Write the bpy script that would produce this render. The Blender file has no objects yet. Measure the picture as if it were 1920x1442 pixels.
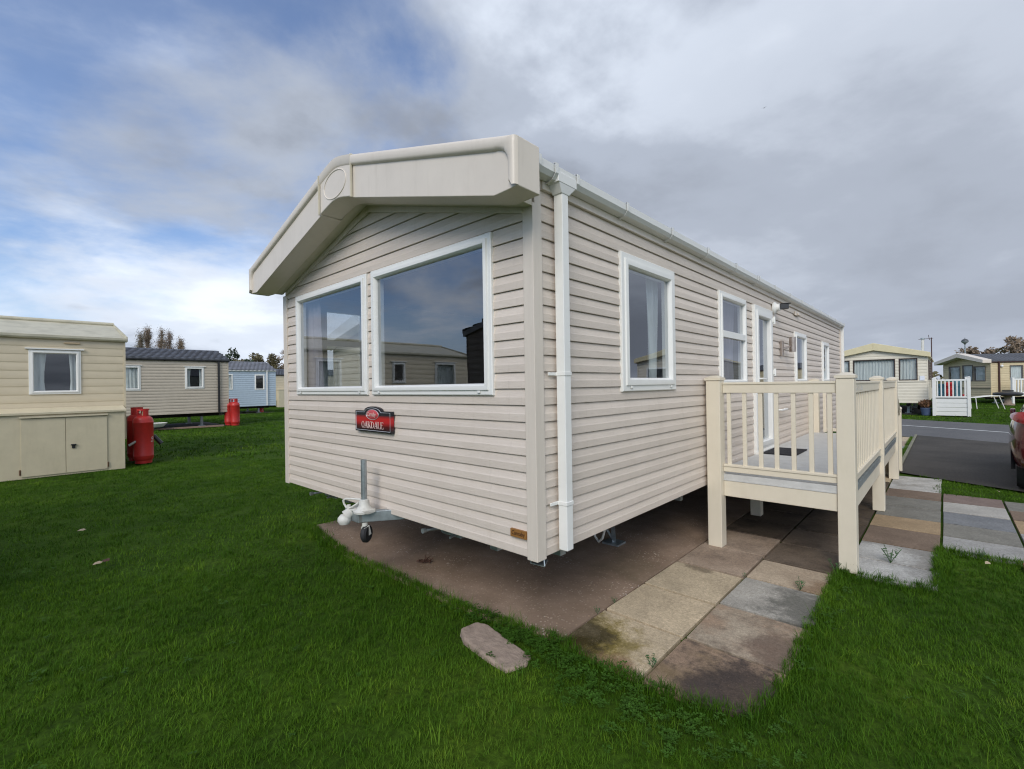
import bpy, bmesh, math, random
import numpy as np
from mathutils import Vector, Matrix
random.seed(7); RNG = np.random.default_rng(7)
scene = bpy.context.scene
COL = scene.collection
R = math.radians

# ------------------------------------------------------------------ camera
cam_d = bpy.data.cameras.new('camera'); cam = bpy.data.objects.new('camera', cam_d); COL.objects.link(cam)
cam_d.sensor_width = 36; cam_d.lens = 36 * 876.0 / 1920; cam_d.clip_end = 3000; cam_d.clip_start = 0.05
_y, _p, _r = 0.747, 0.0028, -0.0152
fw = Vector((-math.sin(_y) * math.cos(_p), math.cos(_y) * math.cos(_p), math.sin(_p)))
rt = Vector((math.cos(_y), math.sin(_y), 0)); up = rt.cross(fw)
r2 = rt * math.cos(_r) + up * math.sin(_r); u2 = -rt * math.sin(_r) + up * math.cos(_r)
m = Matrix((r2, u2, -fw)).transposed().to_4x4(); m.translation = Vector((1.7711, -2.1113, 1.6164))
cam.matrix_world = m
scene.camera = cam

# ------------------------------------------------------------------ sky, sun, exposure
SUN_AZ = Vector((0.45, -0.89)); SUN_EL = R(36)
world = bpy.data.worlds.new('World'); scene.world = world; world.use_nodes = True
wt = world.node_tree; wt.nodes.clear()
def N(t, ty, **kw):
    n = t.nodes.new(ty)
    for k, v in kw.items():
        if k.startswith('i_'):
            n.inputs[k[2:].replace('_', ' ')].default_value = v
        else:
            setattr(n, k, v)
    return n
def ramp(t, stops, interp='LINEAR'):
    n = t.nodes.new('ShaderNodeValToRGB'); e = n.color_ramp.elements; n.color_ramp.interpolation = interp
    while len(e) < len(stops): e.new(0.5)
    for el, (p, c) in zip(e, stops):
        el.position = p; el.color = (c, c, c, 1) if isinstance(c, (int, float)) else (*c, 1)
    return n
def mixc(t, fac, a, b, mode='MIX'):
    n = t.nodes.new('ShaderNodeMix'); n.data_type = 'RGBA'; n.blend_type = mode; n.clamp_factor = True
    for s, v in ((n.inputs[0], fac), (n.inputs[6], a), (n.inputs[7], b)):
        if hasattr(v, 'links') or hasattr(v, 'is_linked'): t.links.new(v, s)
        elif isinstance(v, (int, float)): s.default_value = v if s.type == 'VALUE' else (v, v, v, 1)
        else: s.default_value = (*v, 1)
    return n.outputs[2]
def mth(t, op, a, b=0.0, c=0.0):
    n = t.nodes.new('ShaderNodeMath'); n.operation = op
    for s, v in zip(n.inputs, (a, b, c)):
        if hasattr(v, 'is_linked'): t.links.new(v, s)
        else: s.default_value = v
    return n.outputs[0]
def world_nodes():
    t = wt; L = t.links
    sky = N(t, 'ShaderNodeTexSky', sky_type='NISHITA', sun_disc=False)
    sky.sun_elevation = SUN_EL; sky.sun_rotation = math.atan2(SUN_AZ.x, SUN_AZ.y)
    tc = N(t, 'ShaderNodeTexCoord'); sp = N(t, 'ShaderNodeSeparateXYZ'); L.new(tc.outputs['Generated'], sp.inputs[0])
    x, y, z = sp.outputs
    zz = mth(t, 'ADD', mth(t, 'MAXIMUM', z, 0.0), 0.26)
    cb = N(t, 'ShaderNodeCombineXYZ'); L.new(mth(t, 'DIVIDE', x, zz), cb.inputs[0]); L.new(mth(t, 'DIVIDE', y, zz), cb.inputs[1])
    def noise(scale, detail, rough, off, dist=0.0):
        mp = N(t, 'ShaderNodeMapping'); mp.inputs['Location'].default_value = off; L.new(cb.outputs[0], mp.inputs[0])
        n = N(t, 'ShaderNodeTexNoise', i_Scale=scale, i_Detail=detail, i_Roughness=rough, i_Distortion=dist); L.new(mp.outputs[0], n.inputs[0]); return n.outputs[0]
    OFF = (21.3, -6.6, 4.0)
    n1 = noise(0.9, 8, 0.56, OFF, 0.3)      # cover
    n2 = noise(0.8, 7, 0.52, (4.4, 14.2, 9), 0.25)     # light and dark bodies
    n3 = noise(2.6, 7, 0.6, (1.3, 9.2, 5))
    d3 = mth(t, 'SUBTRACT', n3, 0.5)
    # broken towards -x, closed deck towards +y
    cov = mth(t, 'ADD', mth(t, 'ADD', n1, mth(t, 'MULTIPLY', d3, 0.25)), mth(t, 'ADD', mth(t, 'MULTIPLY', x, 0.03), mth(t, 'MULTIPLY', y, 0.24)))
    covr = ramp(t, [(0.34, 0.14), (0.54, 1.0)], 'EASE'); L.new(cov, covr.inputs[0])
    thick = mth(t, 'ADD', mth(t, 'ADD', mth(t, 'MULTIPLY_ADD', n2, 1.35, -0.175), mth(t, 'MULTIPLY', d3, 0.30)), mth(t, 'ADD', mth(t, 'MULTIPLY', y, 0.10), mth(t, 'MULTIPLY', x, -0.09)))
    body = ramp(t, [(0.34, (8.0, 8.6, 9.6)), (0.49, (6.3, 6.9, 7.9)), (0.62, (3.9, 4.35, 5.2)), (0.78, (2.6, 2.9, 3.5))], 'EASE'); L.new(thick, body.inputs[0])
    blue = mixc(t, 1.0, sky.outputs[0], (0.85, 1.05, 1.35), 'MULTIPLY')
    hz = ramp(t, [(0.0, 0.75), (0.22, 0.0)], 'EASE'); L.new(z, hz.inputs[0])
    blue = mixc(t, hz.outputs[0], blue, (4.0, 5.1, 6.7))
    c = mixc(t, covr.outputs[0], blue, body.outputs[0])
    # towards +y the deck thickens to one even grey sheet
    sheet = ramp(t, [(0.62, 0.0), (1.0, 0.72)], 'EASE'); L.new(y, sheet.inputs[0])
    c = mixc(t, sheet.outputs[0], c, (3.5, 3.85, 4.55))
    bg = N(t, 'ShaderNodeBackground'); bg.inputs['Strength'].default_value = 0.075
    L.new(c, bg.inputs['Color'])
    o = N(t, 'ShaderNodeOutputWorld'); L.new(bg.outputs[0], o.inputs[0])
world_nodes()
sun_d = bpy.data.lights.new('sun', 'SUN'); sun = bpy.data.objects.new('sun', sun_d); COL.objects.link(sun)
sun_d.energy = 1.2; sun_d.angle = R(30); sun_d.color = (1.0, 0.93, 0.82)
sv = Vector((SUN_AZ.x * math.cos(SUN_EL), SUN_AZ.y * math.cos(SUN_EL), math.sin(SUN_EL)))
sun.rotation_euler = sv.to_track_quat('Z', 'Y').to_euler()
scene.view_settings.view_transform = 'Standard'; scene.view_settings.look = 'None'
scene.view_settings.gamma = 1; scene.view_settings.use_curve_mapping = False
scene.view_settings.exposure = 0.72
scene.cycles.filter_width = 1.15

# ------------------------------------------------------------------ materials
MATS = {}
def mat(name, col, rough=0.6, metal=0.0, spec=0.5, var=0.0, vscale=4.0, bump=0.0, bscale=60.0, stretch=(1, 1, 1), dirt=0.0, dirtcol=(0.2, 0.17, 0.1), dscale=3.0, dstretch=(1, 1, 1), coat=0.0, fn=None):
    m_ = bpy.data.materials.new(name); m_.use_nodes = True; t = m_.node_tree; L = t.links
    b = t.nodes['Principled BSDF']
    b.inputs['Roughness'].default_value = rough; b.inputs['Metallic'].default_value = metal
    b.inputs['Specular IOR Level'].default_value = spec; b.inputs['Coat Weight'].default_value = coat
    g = N(t, 'ShaderNodeNewGeometry'); pos = g.outputs['Position']
    c = None
    def noise(scale, st=(1, 1, 1), detail=5, rough_=0.6, off=(0, 0, 0)):
        mp = N(t, 'ShaderNodeMapping'); mp.inputs['Scale'].default_value = st; mp.inputs['Location'].default_value = off; L.new(pos, mp.inputs[0])
        n = N(t, 'ShaderNodeTexNoise', i_Scale=scale, i_Detail=detail, i_Roughness=rough_); L.new(mp.outputs[0], n.inputs[0]); return n.outputs[0]
    if var > 0:
        rr = ramp(t, [(0.3, tuple(max(0, x * (1 - var)) for x in col)), (0.7, tuple(min(1, x * (1 + var)) for x in col))]); L.new(noise(vscale, stretch), rr.inputs[0]); c = rr.outputs[0]
    if dirt > 0:
        rr = ramp(t, [(0.5, 0.0), (0.75, dirt)]); L.new(noise(dscale, dstretch, 7, 0.65, (5, 3, 1)), rr.inputs[0])
        c = mixc(t, rr.outputs[0], c if c is not None else col, dirtcol)
    if fn: c = fn(t, c, pos, noise, b)
    if c is None: b.inputs['Base Color'].default_value = (*col, 1)
    else: L.new(c, b.inputs['Base Color'])
    if bump > 0:
        bp = N(t, 'ShaderNodeBump', i_Strength=bump, i_Distance=0.01); L.new(noise(bscale, stretch), bp.inputs['Height']); L.new(bp.outputs[0], b.inputs['Normal'])
    MATS[name] = m_; return m_
def glass_mat(name='window_glass', tint=(0.72, 0.75, 0.76), refl=0.24):
    m_ = bpy.data.materials.new(name); m_.use_nodes = True; t = m_.node_tree; t.nodes.clear(); L = t.links
    lw_ = N(t, 'ShaderNodeLayerWeight', i_Blend=0.5); fc = mth(t, 'POWER', lw_.outputs['Facing'], 5.0)
    tr = N(t, 'ShaderNodeBsdfTransparent'); tr.inputs[0].default_value = (*tint, 1)
    gl = N(t, 'ShaderNodeBsdfGlossy', i_Roughness=0.004); gl.inputs[0].default_value = (0.92, 0.95, 1, 1)
    g = N(t, 'ShaderNodeNewGeometry'); n = N(t, 'ShaderNodeTexNoise', i_Scale=1.3, i_Detail=1.0); L.new(g.outputs['Position'], n.inputs[0])
    bp = N(t, 'ShaderNodeBump', i_Strength=0.03, i_Distance=0.05); L.new(n.outputs[0], bp.inputs['Height']); L.new(bp.outputs[0], gl.inputs['Normal'])
    mx = N(t, 'ShaderNodeMixShader'); f = mth(t, 'ADD', mth(t, 'MULTIPLY', fc, 1.0 - refl), refl)
    L.new(f, mx.inputs[0]); L.new(tr.outputs[0], mx.inputs[1]); L.new(gl.outputs[0], mx.inputs[2])
    o = N(t, 'ShaderNodeOutputMaterial'); L.new(mx.outputs[0], o.inputs[0]); MATS[name] = m_; return m_
GLASS = glass_mat()
def siding_fn(t, c, pos, noise, b):
    oi = N(t, 'ShaderNodeObjectInfo'); r_ = ramp(t, [(0.0, (0.945, 0.94, 0.93)), (1.0, (1.04, 1.035, 1.03))]); t.links.new(oi.outputs['Random'], r_.inputs[0])
    c = mixc(t, 1.0, c, r_.outputs[0], 'MULTIPLY')
    st = ramp(t, [(0.58, 0.0), (0.80, 0.30)]); t.links.new(noise(9, (3, 3, 0.12), 5, 0.7, (2, 7, 0)), st.inputs[0])
    return mixc(t, st.outputs[0], c, (0.40, 0.34, 0.27))
M_SIDING = mat('beige_vinyl_siding', (0.66, 0.578, 0.50), 0.45, var=0.05, vscale=7, stretch=(0.4, 0.4, 5), bump=0.25, bscale=55, dirt=0.12, dirtcol=(0.42, 0.35, 0.27), dscale=2.5, dstretch=(2, 2, 0.5), fn=siding_fn)
M_TRIM = mat('beige_trim', (0.67, 0.595, 0.51), 0.4, var=0.04, vscale=9, bump=0.15, bscale=60, stretch=(3, 3, 0.2), dirt=0.18, dirtcol=(0.45, 0.38, 0.3), dscale=4, dstretch=(3, 3, 0.4))
M_WHITE = mat('white_upvc', (0.79, 0.785, 0.75), 0.3, var=0.025, vscale=6, dirt=0.10, dirtcol=(0.55, 0.52, 0.45), dscale=7)
M_GUTTER = mat('white_gutter_plastic', (0.74, 0.74, 0.715), 0.35, dirt=0.22, dirtcol=(0.5, 0.5, 0.46), dscale=6, dstretch=(1, 0.5, 2))
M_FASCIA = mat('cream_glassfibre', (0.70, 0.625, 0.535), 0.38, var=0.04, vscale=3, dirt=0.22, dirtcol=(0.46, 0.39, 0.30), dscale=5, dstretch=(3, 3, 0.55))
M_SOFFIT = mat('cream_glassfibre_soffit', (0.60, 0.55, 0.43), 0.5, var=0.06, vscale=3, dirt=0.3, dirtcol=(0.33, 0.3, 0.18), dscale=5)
M_DECK = mat('cream_deck_plastic', (0.70, 0.63, 0.50), 0.4, var=0.03, vscale=5, dirt=0.14, dirtcol=(0.45, 0.40, 0.26), dscale=5, dstretch=(2, 2, 0.5))
M_PLANK = mat('grey_deck_plank', (0.55, 0.545, 0.52), 0.6, var=0.10, vscale=9, stretch=(1, 6, 1), bump=0.3, bscale=80, dirt=0.2, dirtcol=(0.3, 0.3, 0.28))
M_STEEL = mat('galvanised_steel', (0.36, 0.40, 0.41), 0.42, metal=0.7, var=0.22, vscale=14)
M_CAST = mat('white_painted_casting', (0.62, 0.61, 0.56), 0.5, var=0.10, vscale=12, dirt=0.4, dirtcol=(0.3, 0.25, 0.18), dscale=14)
M_RUBBER = mat('black_rubber', (0.02, 0.02, 0.022), 0.7, var=0.3, vscale=20)
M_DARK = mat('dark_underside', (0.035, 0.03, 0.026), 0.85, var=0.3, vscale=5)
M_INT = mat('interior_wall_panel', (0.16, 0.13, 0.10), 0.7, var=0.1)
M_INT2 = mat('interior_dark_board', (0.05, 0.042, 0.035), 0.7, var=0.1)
M_CURT = mat('mauve_curtain_fabric', (0.40, 0.36, 0.40), 0.9, var=0.15, vscale=12, stretch=(1, 1, 0.2))
M_NET = mat('pale_net_curtain', (0.74, 0.78, 0.76), 0.9, var=0.12, vscale=8, stretch=(3, 3, 0.3))
M_BLACK = mat('black_plastic', (0.018, 0.018, 0.02), 0.35, var=0.1)
M_BRONZE = mat('bronze_sticker', (0.36, 0.17, 0.05), 0.45, metal=0.25, var=0.1, vscale=30)
M_SILVER = mat('silver_print', (0.62, 0.63, 0.65), 0.4, metal=0.3)
M_INK = mat('dark_ink', (0.05, 0.02, 0.01), 0.6)
M_BADGE = mat('pink_badge_red', (0.52, 0.075, 0.08), 0.35, var=0.15, vscale=20)
M_MAT = mat('charcoal_mat_fibre', (0.02, 0.02, 0.024), 0.95, var=0.4, vscale=120, bump=0.8, bscale=300)
def sign_fn(t, c, pos, noise, b):
    sp = N(t, 'ShaderNodeSeparateXYZ'); t.links.new(pos, sp.inputs[0])
    v = mth(t, 'DIVIDE', mth(t, 'SUBTRACT', sp.outputs[2], 1.245), 0.215)
    r_ = ramp(t, [(0.06, (0.008, 0.008, 0.012)), (0.24, (0.09, 0.006, 0.008)), (0.40, (0.48, 0.012, 0.018)), (0.54, (0.50, 0.015, 0.015)), (0.67, (0.012, 0.014, 0.022))]); t.links.new(v, r_.inputs[0]); return r_.outputs[0]
M_SIGN = mat('red_black_sign_print', (0.3, 0.02, 0.02), 0.25, fn=sign_fn)
M_SIGNTXT = mat('pale_pink_lettering', (0.78, 0.55, 0.50), 0.5)

# ------------------------------------------------------------------ mesh helpers
class MB:
    def __init__(s): s.v = []; s.f = []; s.mi = []; s.cur = 0
    def add(s, vs, fs):
        o = len(s.v); s.v += [tuple(p) for p in vs]; s.f += [tuple(i + o for i in f) for f in fs]; s.mi += [s.cur] * len(fs); return s
    def box(s, x0, x1, y0, y1, z0, z1):
        return s.add([(x0, y0, z0), (x1, y0, z0), (x1, y1, z0), (x0, y1, z0), (x0, y0, z1), (x1, y0, z1), (x1, y1, z1), (x0, y1, z1)],
                     [(0, 3, 2, 1), (4, 5, 6, 7), (0, 1, 5, 4), (1, 2, 6, 5), (2, 3, 7, 6), (3, 0, 4, 7)])
    def obox(s, c, ax, ay, az):
        c, ax, ay, az = map(Vector, (c, ax, ay, az)); P = [c + ax * i + ay * j + az * k for k in (-1, 1) for j, i in ((-1, -1), (-1, 1), (1, 1), (1, -1))]
        return s.add(P, [(0, 3, 2, 1), (4, 5, 6, 7), (0, 1, 5, 4), (1, 2, 6, 5), (2, 3, 7, 6), (3, 0, 4, 7)])
    def bar(s, a, b, w, h=None, upv=(0, 0, 1)):
        a, b = Vector(a), Vector(b); d = (b - a); l = d.length / 2; d.normalize(); u = Vector(upv)
        if abs(d.dot(u)) > 0.98: u = Vector((1, 0, 0))
        sd = d.cross(u).normalized(); u = sd.cross(d)
        return s.obox((a + b) / 2, d * l, sd * (w / 2), u * ((h or w) / 2))
    def tube(s, pts, r, n=10, cap=True):
        pts = [Vector(p) for p in pts]; rs = r if isinstance(r, (list, tuple)) else [r] * len(pts); rings = []; prev = None
        for i, p in enumerate(pts):
            d = (pts[min(i + 1, len(pts) - 1)] - pts[max(i - 1, 0)]).normalized()
            u = prev if prev is not None else (Vector((0, 0, 1)) if abs(d.z) < 0.9 else Vector((1, 0, 0)))
            sd = d.cross(u)
            if sd.length < 1e-4: sd = d.cross(Vector((0, 1, 0.1)))
            sd.normalize(); u = sd.cross(d).normalized(); prev = u
            rings.append([p + (sd * math.cos(a) + u * math.sin(a)) * rs[i] for a in (2 * math.pi * k / n for k in range(n))])
        vs = [q for r_ in rings for q in r_]; fs = []
        for i in range(len(rings) - 1):
            for k in range(n): a = i * n + k; b = i * n + (k + 1) % n; fs.append((a, a + n, b + n, b))
        if cap: fs.append(tuple(range(n))); fs.append(tuple(reversed(range(len(vs) - n, len(vs)))))
        return s.add(vs, fs)
    def cyl(s, a, b, r, n=16): return s.tube([a, b], r, n)
    def lathe(s, c, prof, n=24, axis='z'):
        vs = []; fs = []; c = Vector(c)
        for r, h in prof:
            for k in range(n):
                a = 2 * math.pi * k / n; q = Vector((r * math.cos(a), r * math.sin(a), h))
                if axis == 'x': q = Vector((h, q.x, q.y))
                if axis == 'y': q = Vector((q.y, h, q.x))
                vs.append(c + q)
        for i in range(len(prof) - 1):
            for k in range(n): a = i * n + k; b = i * n + (k + 1) % n; fs.append((a, b, b + n, a + n))
        if prof[0][0] > 1e-5: fs.append(tuple(reversed(range(n))))
        if prof[-1][0] > 1e-5: fs.append(tuple(range(len(vs) - n, len(vs))))
        return s.add(vs, fs)
    def prism(s, poly, f0, f1):       # poly: list of 2d, f0/f1 map 2d -> 3d
        n = len(poly); vs = [f0(p) for p in poly] + [f1(p) for p in poly]
        return s.add(vs, [tuple(range(n)), tuple(reversed(range(n, 2 * n)))] + [(i, i + n, (i + 1) % n + n, (i + 1) % n) for i in range(n)])
    def mesh(s, name, mats, smooth=None):
        me = bpy.data.meshes.new(name); me.from_pydata(s.v, [], s.f)
        for m_ in (mats if isinstance(mats, (list, tuple)) else [mats]): me.materials.append(m_)
        if any(s.mi): me.polygons.foreach_set('material_index', s.mi)
        bm = bmesh.new(); bm.from_mesh(me); bmesh.ops.recalc_face_normals(bm, faces=bm.faces); bm.to_mesh(me); bm.free()
        if smooth is not None:
            me.polygons.foreach_set('use_smooth', [True] * len(me.polygons)); me.set_sharp_from_angle(angle=R(smooth))
        me.update(); return me
    def build(s, name, mats, parent=None, smooth=None, bevel=0, world=False, **props):
        o = bpy.data.objects.new(name, s.mesh(name, mats, smooth)); COL.objects.link(o)
        if parent is not None:
            o.parent = parent
            if world:
                r_ = parent
                while r_.parent: r_ = r_.parent
                if parent is r_: o.location = -r_.location
        if bevel:
            b = o.modifiers.new('bevel', 'BEVEL'); b.width = bevel; b.segments = 2; b.limit_method = 'ANGLE'; b.angle_limit = R(40)
            if smooth is None:
                o.data.polygons.foreach_set('use_smooth', [True] * len(o.data.polygons)); b.harden_normals = True
        for k, v in props.items(): o[k] = v
        return o
def thing(name, label, cat, loc=(0, 0, 0), rot=0, group=None):
    o = bpy.data.objects.new(name, None); COL.objects.link(o); o.empty_display_size = 0.2
    o.location = loc; o.rotation_euler = (0, 0, rot); o['label'] = label; o['category'] = cat
    if group: o['group'] = group
    return o
def tag(o, label, cat, group=None):
    o['label'] = label; o['category'] = cat
    if group: o['group'] = group
    return o
def inst(src, parent, loc, rot=None, label=None):
    o = src.copy(); COL.objects.link(o); o.parent = parent; o.location = loc
    if rot is not None: o.rotation_euler = rot
    if label: o['label'] = label
    return o
def tree_copy(root, loc, rot, label, group=None):
    r_ = root.copy(); COL.objects.link(r_); r_.location = loc; r_.rotation_euler = (0, 0, rot); r_['label'] = label
    if group: r_['group'] = group
    for ch in list(root.children):
        c = ch.copy(); COL.objects.link(c); c.parent = r_
        for g in list(ch.children):
            d = g.copy(); COL.objects.link(d); d.parent = c
    return r_
def text_mesh(body, size, name, material, parent, mw, shear=0.0, xs=1.0, extrude=0.0008):
    cu = bpy.data.curves.new('lettering_curve', 'FONT'); cu.body = body; cu.size = size; cu.align_x = 'CENTER'; cu.align_y = 'CENTER'; cu.shear = shear; cu.extrude = extrude; cu.resolution_u = 3
    ob = bpy.data.objects.new('lettering_curve', cu); me = bpy.data.meshes.new_from_object(ob); bpy.data.objects.remove(ob)
    me.transform(Matrix.Scale(xs, 4, (1, 0, 0))); me.transform(mw); me.materials.clear(); me.materials.append(material)
    o = bpy.data.objects.new(name, me); COL.objects.link(o); o.parent = parent; return o

# ------------------------------------------------------------------ caravan builder (local: near corner at origin, front along -x facing -y, long side along +y facing +x)
class Face:
    def __init__(s, o, u, n): s.o, s.u, s.n = Vector(o), Vector(u), Vector(n)
    def __call__(s, u, z, out=0.0): return s.o + s.u * u + Vector((0, 0, z)) + s.n * out
def board_profile(h):
    return [(0.0, -0.004), (0.0, 0.0115), (0.003, 0.0125), (0.46 * h, 0.0120), (0.53 * h, 0.0092), (0.90 * h, 0.0012), (h - 0.0045, 0.0008), (h - 0.0045, -0.009), (h + 0.004, -0.009)]
def add_board(mb, face, h, zr, u0, u1, zlo, zhi, gable, prof, seg=1):
    """a strip of one board clipped to z in [zlo, zhi] and, on a gable, to the roof slope"""
    pr = []
    for (a, o0) in prof: pr.append((min(max(zr + a, zlo), zhi), o0))
    def lim(z):
        a, b = u0, u1
        if gable:
            c, half, zt, sl = gable                     # centre, half width, z at eaves, slope
            if z > zt:
                w = max(0.0, half - (z - zt) / sl); a = max(a, c - w); b = min(b, c + w)
        return (a, b) if b > a else ((a + b) / 2, (a + b) / 2)
    vs = []; n = len(pr)
    for z, o in pr:
        a, b = lim(z); vs += [face(a, z, o), face(b, z, o)]
    mb.add(vs, [(2 * i, 2 * i + 1, 2 * i + 3, 2 * i + 2) for i in range(n - 1)])
def siding(root, face, u0, u1, z0, zt, h, openings, m_, separate=False, gable=None, profile=None, name='board'):
    prof = profile or board_profile(h); acc = MB(); zr = z0; k = 0
    ztop = zt if not gable else gable[2] + gable[1] * gable[3]
    while zr < ztop - 0.015:
        lo, hi = zr, min(zr + h + 0.004, ztop)
        cuts = sorted((a, b, c, d) for a, b, c, d in openings if c < hi - 1e-4 and d > lo + 1e-4)
        groups = [[]]; cur = u0
        for a, b, c, d in cuts:
            if a - cur > 0.004: groups[-1].append((cur, a, lo, hi))
            part = False
            if c > lo + 0.004: groups[-1].append((a, b, lo, c)); part = True
            if d < hi - 0.004: groups[-1].append((a, b, d, hi)); part = True
            if not part: groups.append([])
            cur = b
        if u1 - cur > 0.004: groups[-1].append((cur, u1, lo, hi))
        for g in groups:
            if not g: continue
            mb = MB() if separate else acc
            for a, b, c, d in g: add_board(mb, face, h, zr, a, b, c, d, gable, prof)
            if separate: mb.build(name, m_, root)
        zr += h
    if not separate and acc.v: acc.build('cladding', m_, root, smooth=8, kind='stuff')
def window(root, face, u0, u1, z0, z1, fw_=0.075, m_=None, curtain=None, cmat=None, transom=None, name='window', proud=0.032, latch=False, glass=None, hood=None, label=None):
    m_ = m_ or M_WHITE; mb = MB()
    def ring(a0, a1, b0, b1, loops):
        vs = []
        for ins, out in loops:
            vs += [face(a0 + ins, b0 + ins, out), face(a1 - ins, b0 + ins, out), face(a1 - ins, b1 - ins, out), face(a0 + ins, b1 - ins, out)]
        fs = []
        for i in range(len(loops) - 1):
            for k in range(4): a = 4 * i + k; b = 4 * i + (k + 1) % 4; fs.append((a, b, b + 4, a + 4))
        mb.add(vs, fs)
    ring(u0, u1, z0, z1, [(0, -0.01), (0, proud - 0.008), (0.006, proud - 0.003), (fw_ * 0.42, proud - 0.003), (fw_ * 0.46, proud + 0.008), (fw_ * 0.55, proud + 0.010), (fw_ - 0.016, proud + 0.008), (fw_ - 0.006, proud - 0.004), (fw_, 0.010), (fw_, -0.05)])
    if transom:
        zt0, zt1 = transom
        P = [face(u0 + fw_, zt0, 0.0), face(u1 - fw_, zt0, 0.0), face(u1 - fw_, zt1, 0.0), face(u0 + fw_, zt1, 0.0)]; Q = [p + face.n * (proud + 0.006) for p in P]
        mb.add(P + Q, [(4, 5, 6, 7), (0, 1, 5, 4), (2, 3, 7, 6), (1, 2, 6, 5), (3, 0, 4, 7)])
    w = mb.build(name, m_, root, smooth=30)
    if label: w['label'] = label
    if latch:
        for uu in (u0 + 0.12, u1 - 0.12):
            lb = MB(); lb.obox(face(uu, z0 + fw_ * 0.3, proud + 0.004), face.u * 0.012, Vector((0, 0, 0.008)), face.n * 0.006); lb.build('latch', m_, w, bevel=0.003)
    for (a, b) in ([(z0 + fw_, z1 - fw_)] if not transom else [(z0 + fw_, transom[0]), (transom[1], z1 - fw_)]):
        pb = MB(); e = 0.004
        pb.add([face(u0 + fw_ - e, a - e, 0.006), face(u1 - fw_ + e, a - e, 0.006), face(u1 - fw_ + e, b + e, 0.006), face(u0 + fw_ - e, b + e, 0.006)], [(0, 1, 2, 3)])
        pb.build('pane', glass or GLASS, w)
    if hood: 
        hb = MB(); hb.obox(face((u0 + u1) / 2, z1 + 0.02, 0.03), face.u * ((u1 - u0) / 2 + 0.05), Vector((0, 0, 0.012)), face.n * 0.03); hb.build('drip_rail', hood, w)
    for (c0, c1) in (curtain or []):
        cb = MB(); n = max(8, int((c1 - c0) / 0.02)); ph = random.random() * 6; vs = []
        for j in range(5):
            tz = j / 4; zz_ = z0 + fw_ * 0.6 + (z1 - z0 - fw_) * tz
            gather = 0.0 if len(curtain) == 1 else 0.35 * (1 - abs(tz - 0.35) / 0.65)
            for i in range(n + 1):
                f = i / n; uu = c0 + (c1 - c0) * f
                if len(curtain) > 1:
                    edge = u0 if abs(c0 - u0) < abs(c1 - u1) else u1; uu = uu + (edge - uu) * gather * 0.5
                vs.append(face(uu, zz_, -0.10 + 0.022 * math.sin(ph + uu * 52 + tz * 1.5) + 0.01 * math.sin(uu * 120)))
        cb.add(vs, [(j * (n + 1) + i, j * (n + 1) + i + 1, (j + 1) * (n + 1) + i + 1, (j + 1) * (n + 1) + i) for j in range(4) for i in range(n)])
        cb.build('curtain', cmat or M_NET, w, smooth=60)
    return w
def gutter(root, face, u0, u1, z, m_, step=0.62, joints=()):
    mb = MB(); prof = [(0.012, 0.075), (0.012, 0.0), (0.035, -0.008), (0.078, 0.004), (0.098, 0.03), (0.100, 0.075), (0.094, 0.078), (0.092, 0.03), (0.02, 0.008), (0.018, 0.075)]
    n = len(prof); vs = [face(u, z + b, a) for u in (u0, u1) for a, b in prof]
    mb.add(vs, [(i, (i + 1) % n, (i + 1) % n + n, i + n) for i in range(n)] + [tuple(range(n)), tuple(range(n, 2 * n))])
    g = mb.build('gutter', m_, root, smooth=35)

    pr = [(0.004, -0.010), (0.035, -0.020), (0.084, -0.007), (0.110, 0.026), (0.112, 0.084), (0.088, 0.088)]
    def clip(uc, w):
        b = MB(); nn = len(pr); vs = [face(uu, z + q, a) for uu in (uc - w, uc + w) for a, q in pr] + [face(uu, z + q - 0.002 * (a < 0.09), a - 0.004) for uu in (uc - w, uc + w) for a, q in pr]
        b.add(vs, [(i, i + 1, i + 1 + nn, i + nn) for i in range(nn - 1)] + [(i, i + 1, i + 1 + 2 * nn, i + 2 * nn) for i in range(nn - 1)] + [(i + nn, i + 1 + nn, i + 1 + 3 * nn, i + 3 * nn) for i in range(nn - 1)])
        b.build('gutter_bracket', m_, g, smooth=30)
    for uc in step if isinstance(step, (list, tuple)) else np.arange(u0 + 0.5, u1, 0.8): clip(float(uc), 0.013)
    return g
def tiled_slope(face_fn, u0, u1, depth, tw=0.26, rh=0.32, amp=0.03, step=0.065):
    """face_fn(u, s, h): s runs 0..depth from eaves to ridge, h is height off the slope"""
    mb = MB(); nu = int(round((u1 - u0) / tw)) * 6; nr = max(1, int(round(depth / rh))); rr = depth / nr; vs = []; fs = []
    for r_ in range(nr):
        off = 0.5 * (r_ % 2); base = len(vs)
        for j, (ss, hh) in enumerate(((-0.02, 0.0), (-0.02, step), (0.5 * rr, step * 0.6), (rr, 0.004))):
            for i in range(nu + 1):
                u = u0 + (u1 - u0) * i / nu; ph = 2 * math.pi * (u / tw + off)
                cr = 0.5 + 0.5 * math.cos(ph)
                s = r_ * rr + ss + (-0.035 * cr if j < 2 else 0)
                vs.append(face_fn(u, max(s, -0.05), hh + (amp * cr if j > 0 else 0)))
        for j in range(3):
            for i in range(nu): a = base + j * (nu + 1) + i; fs.append((a, a + 1, a + nu + 2, a + nu + 1))
    mb.add(vs, fs); return mb

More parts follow.
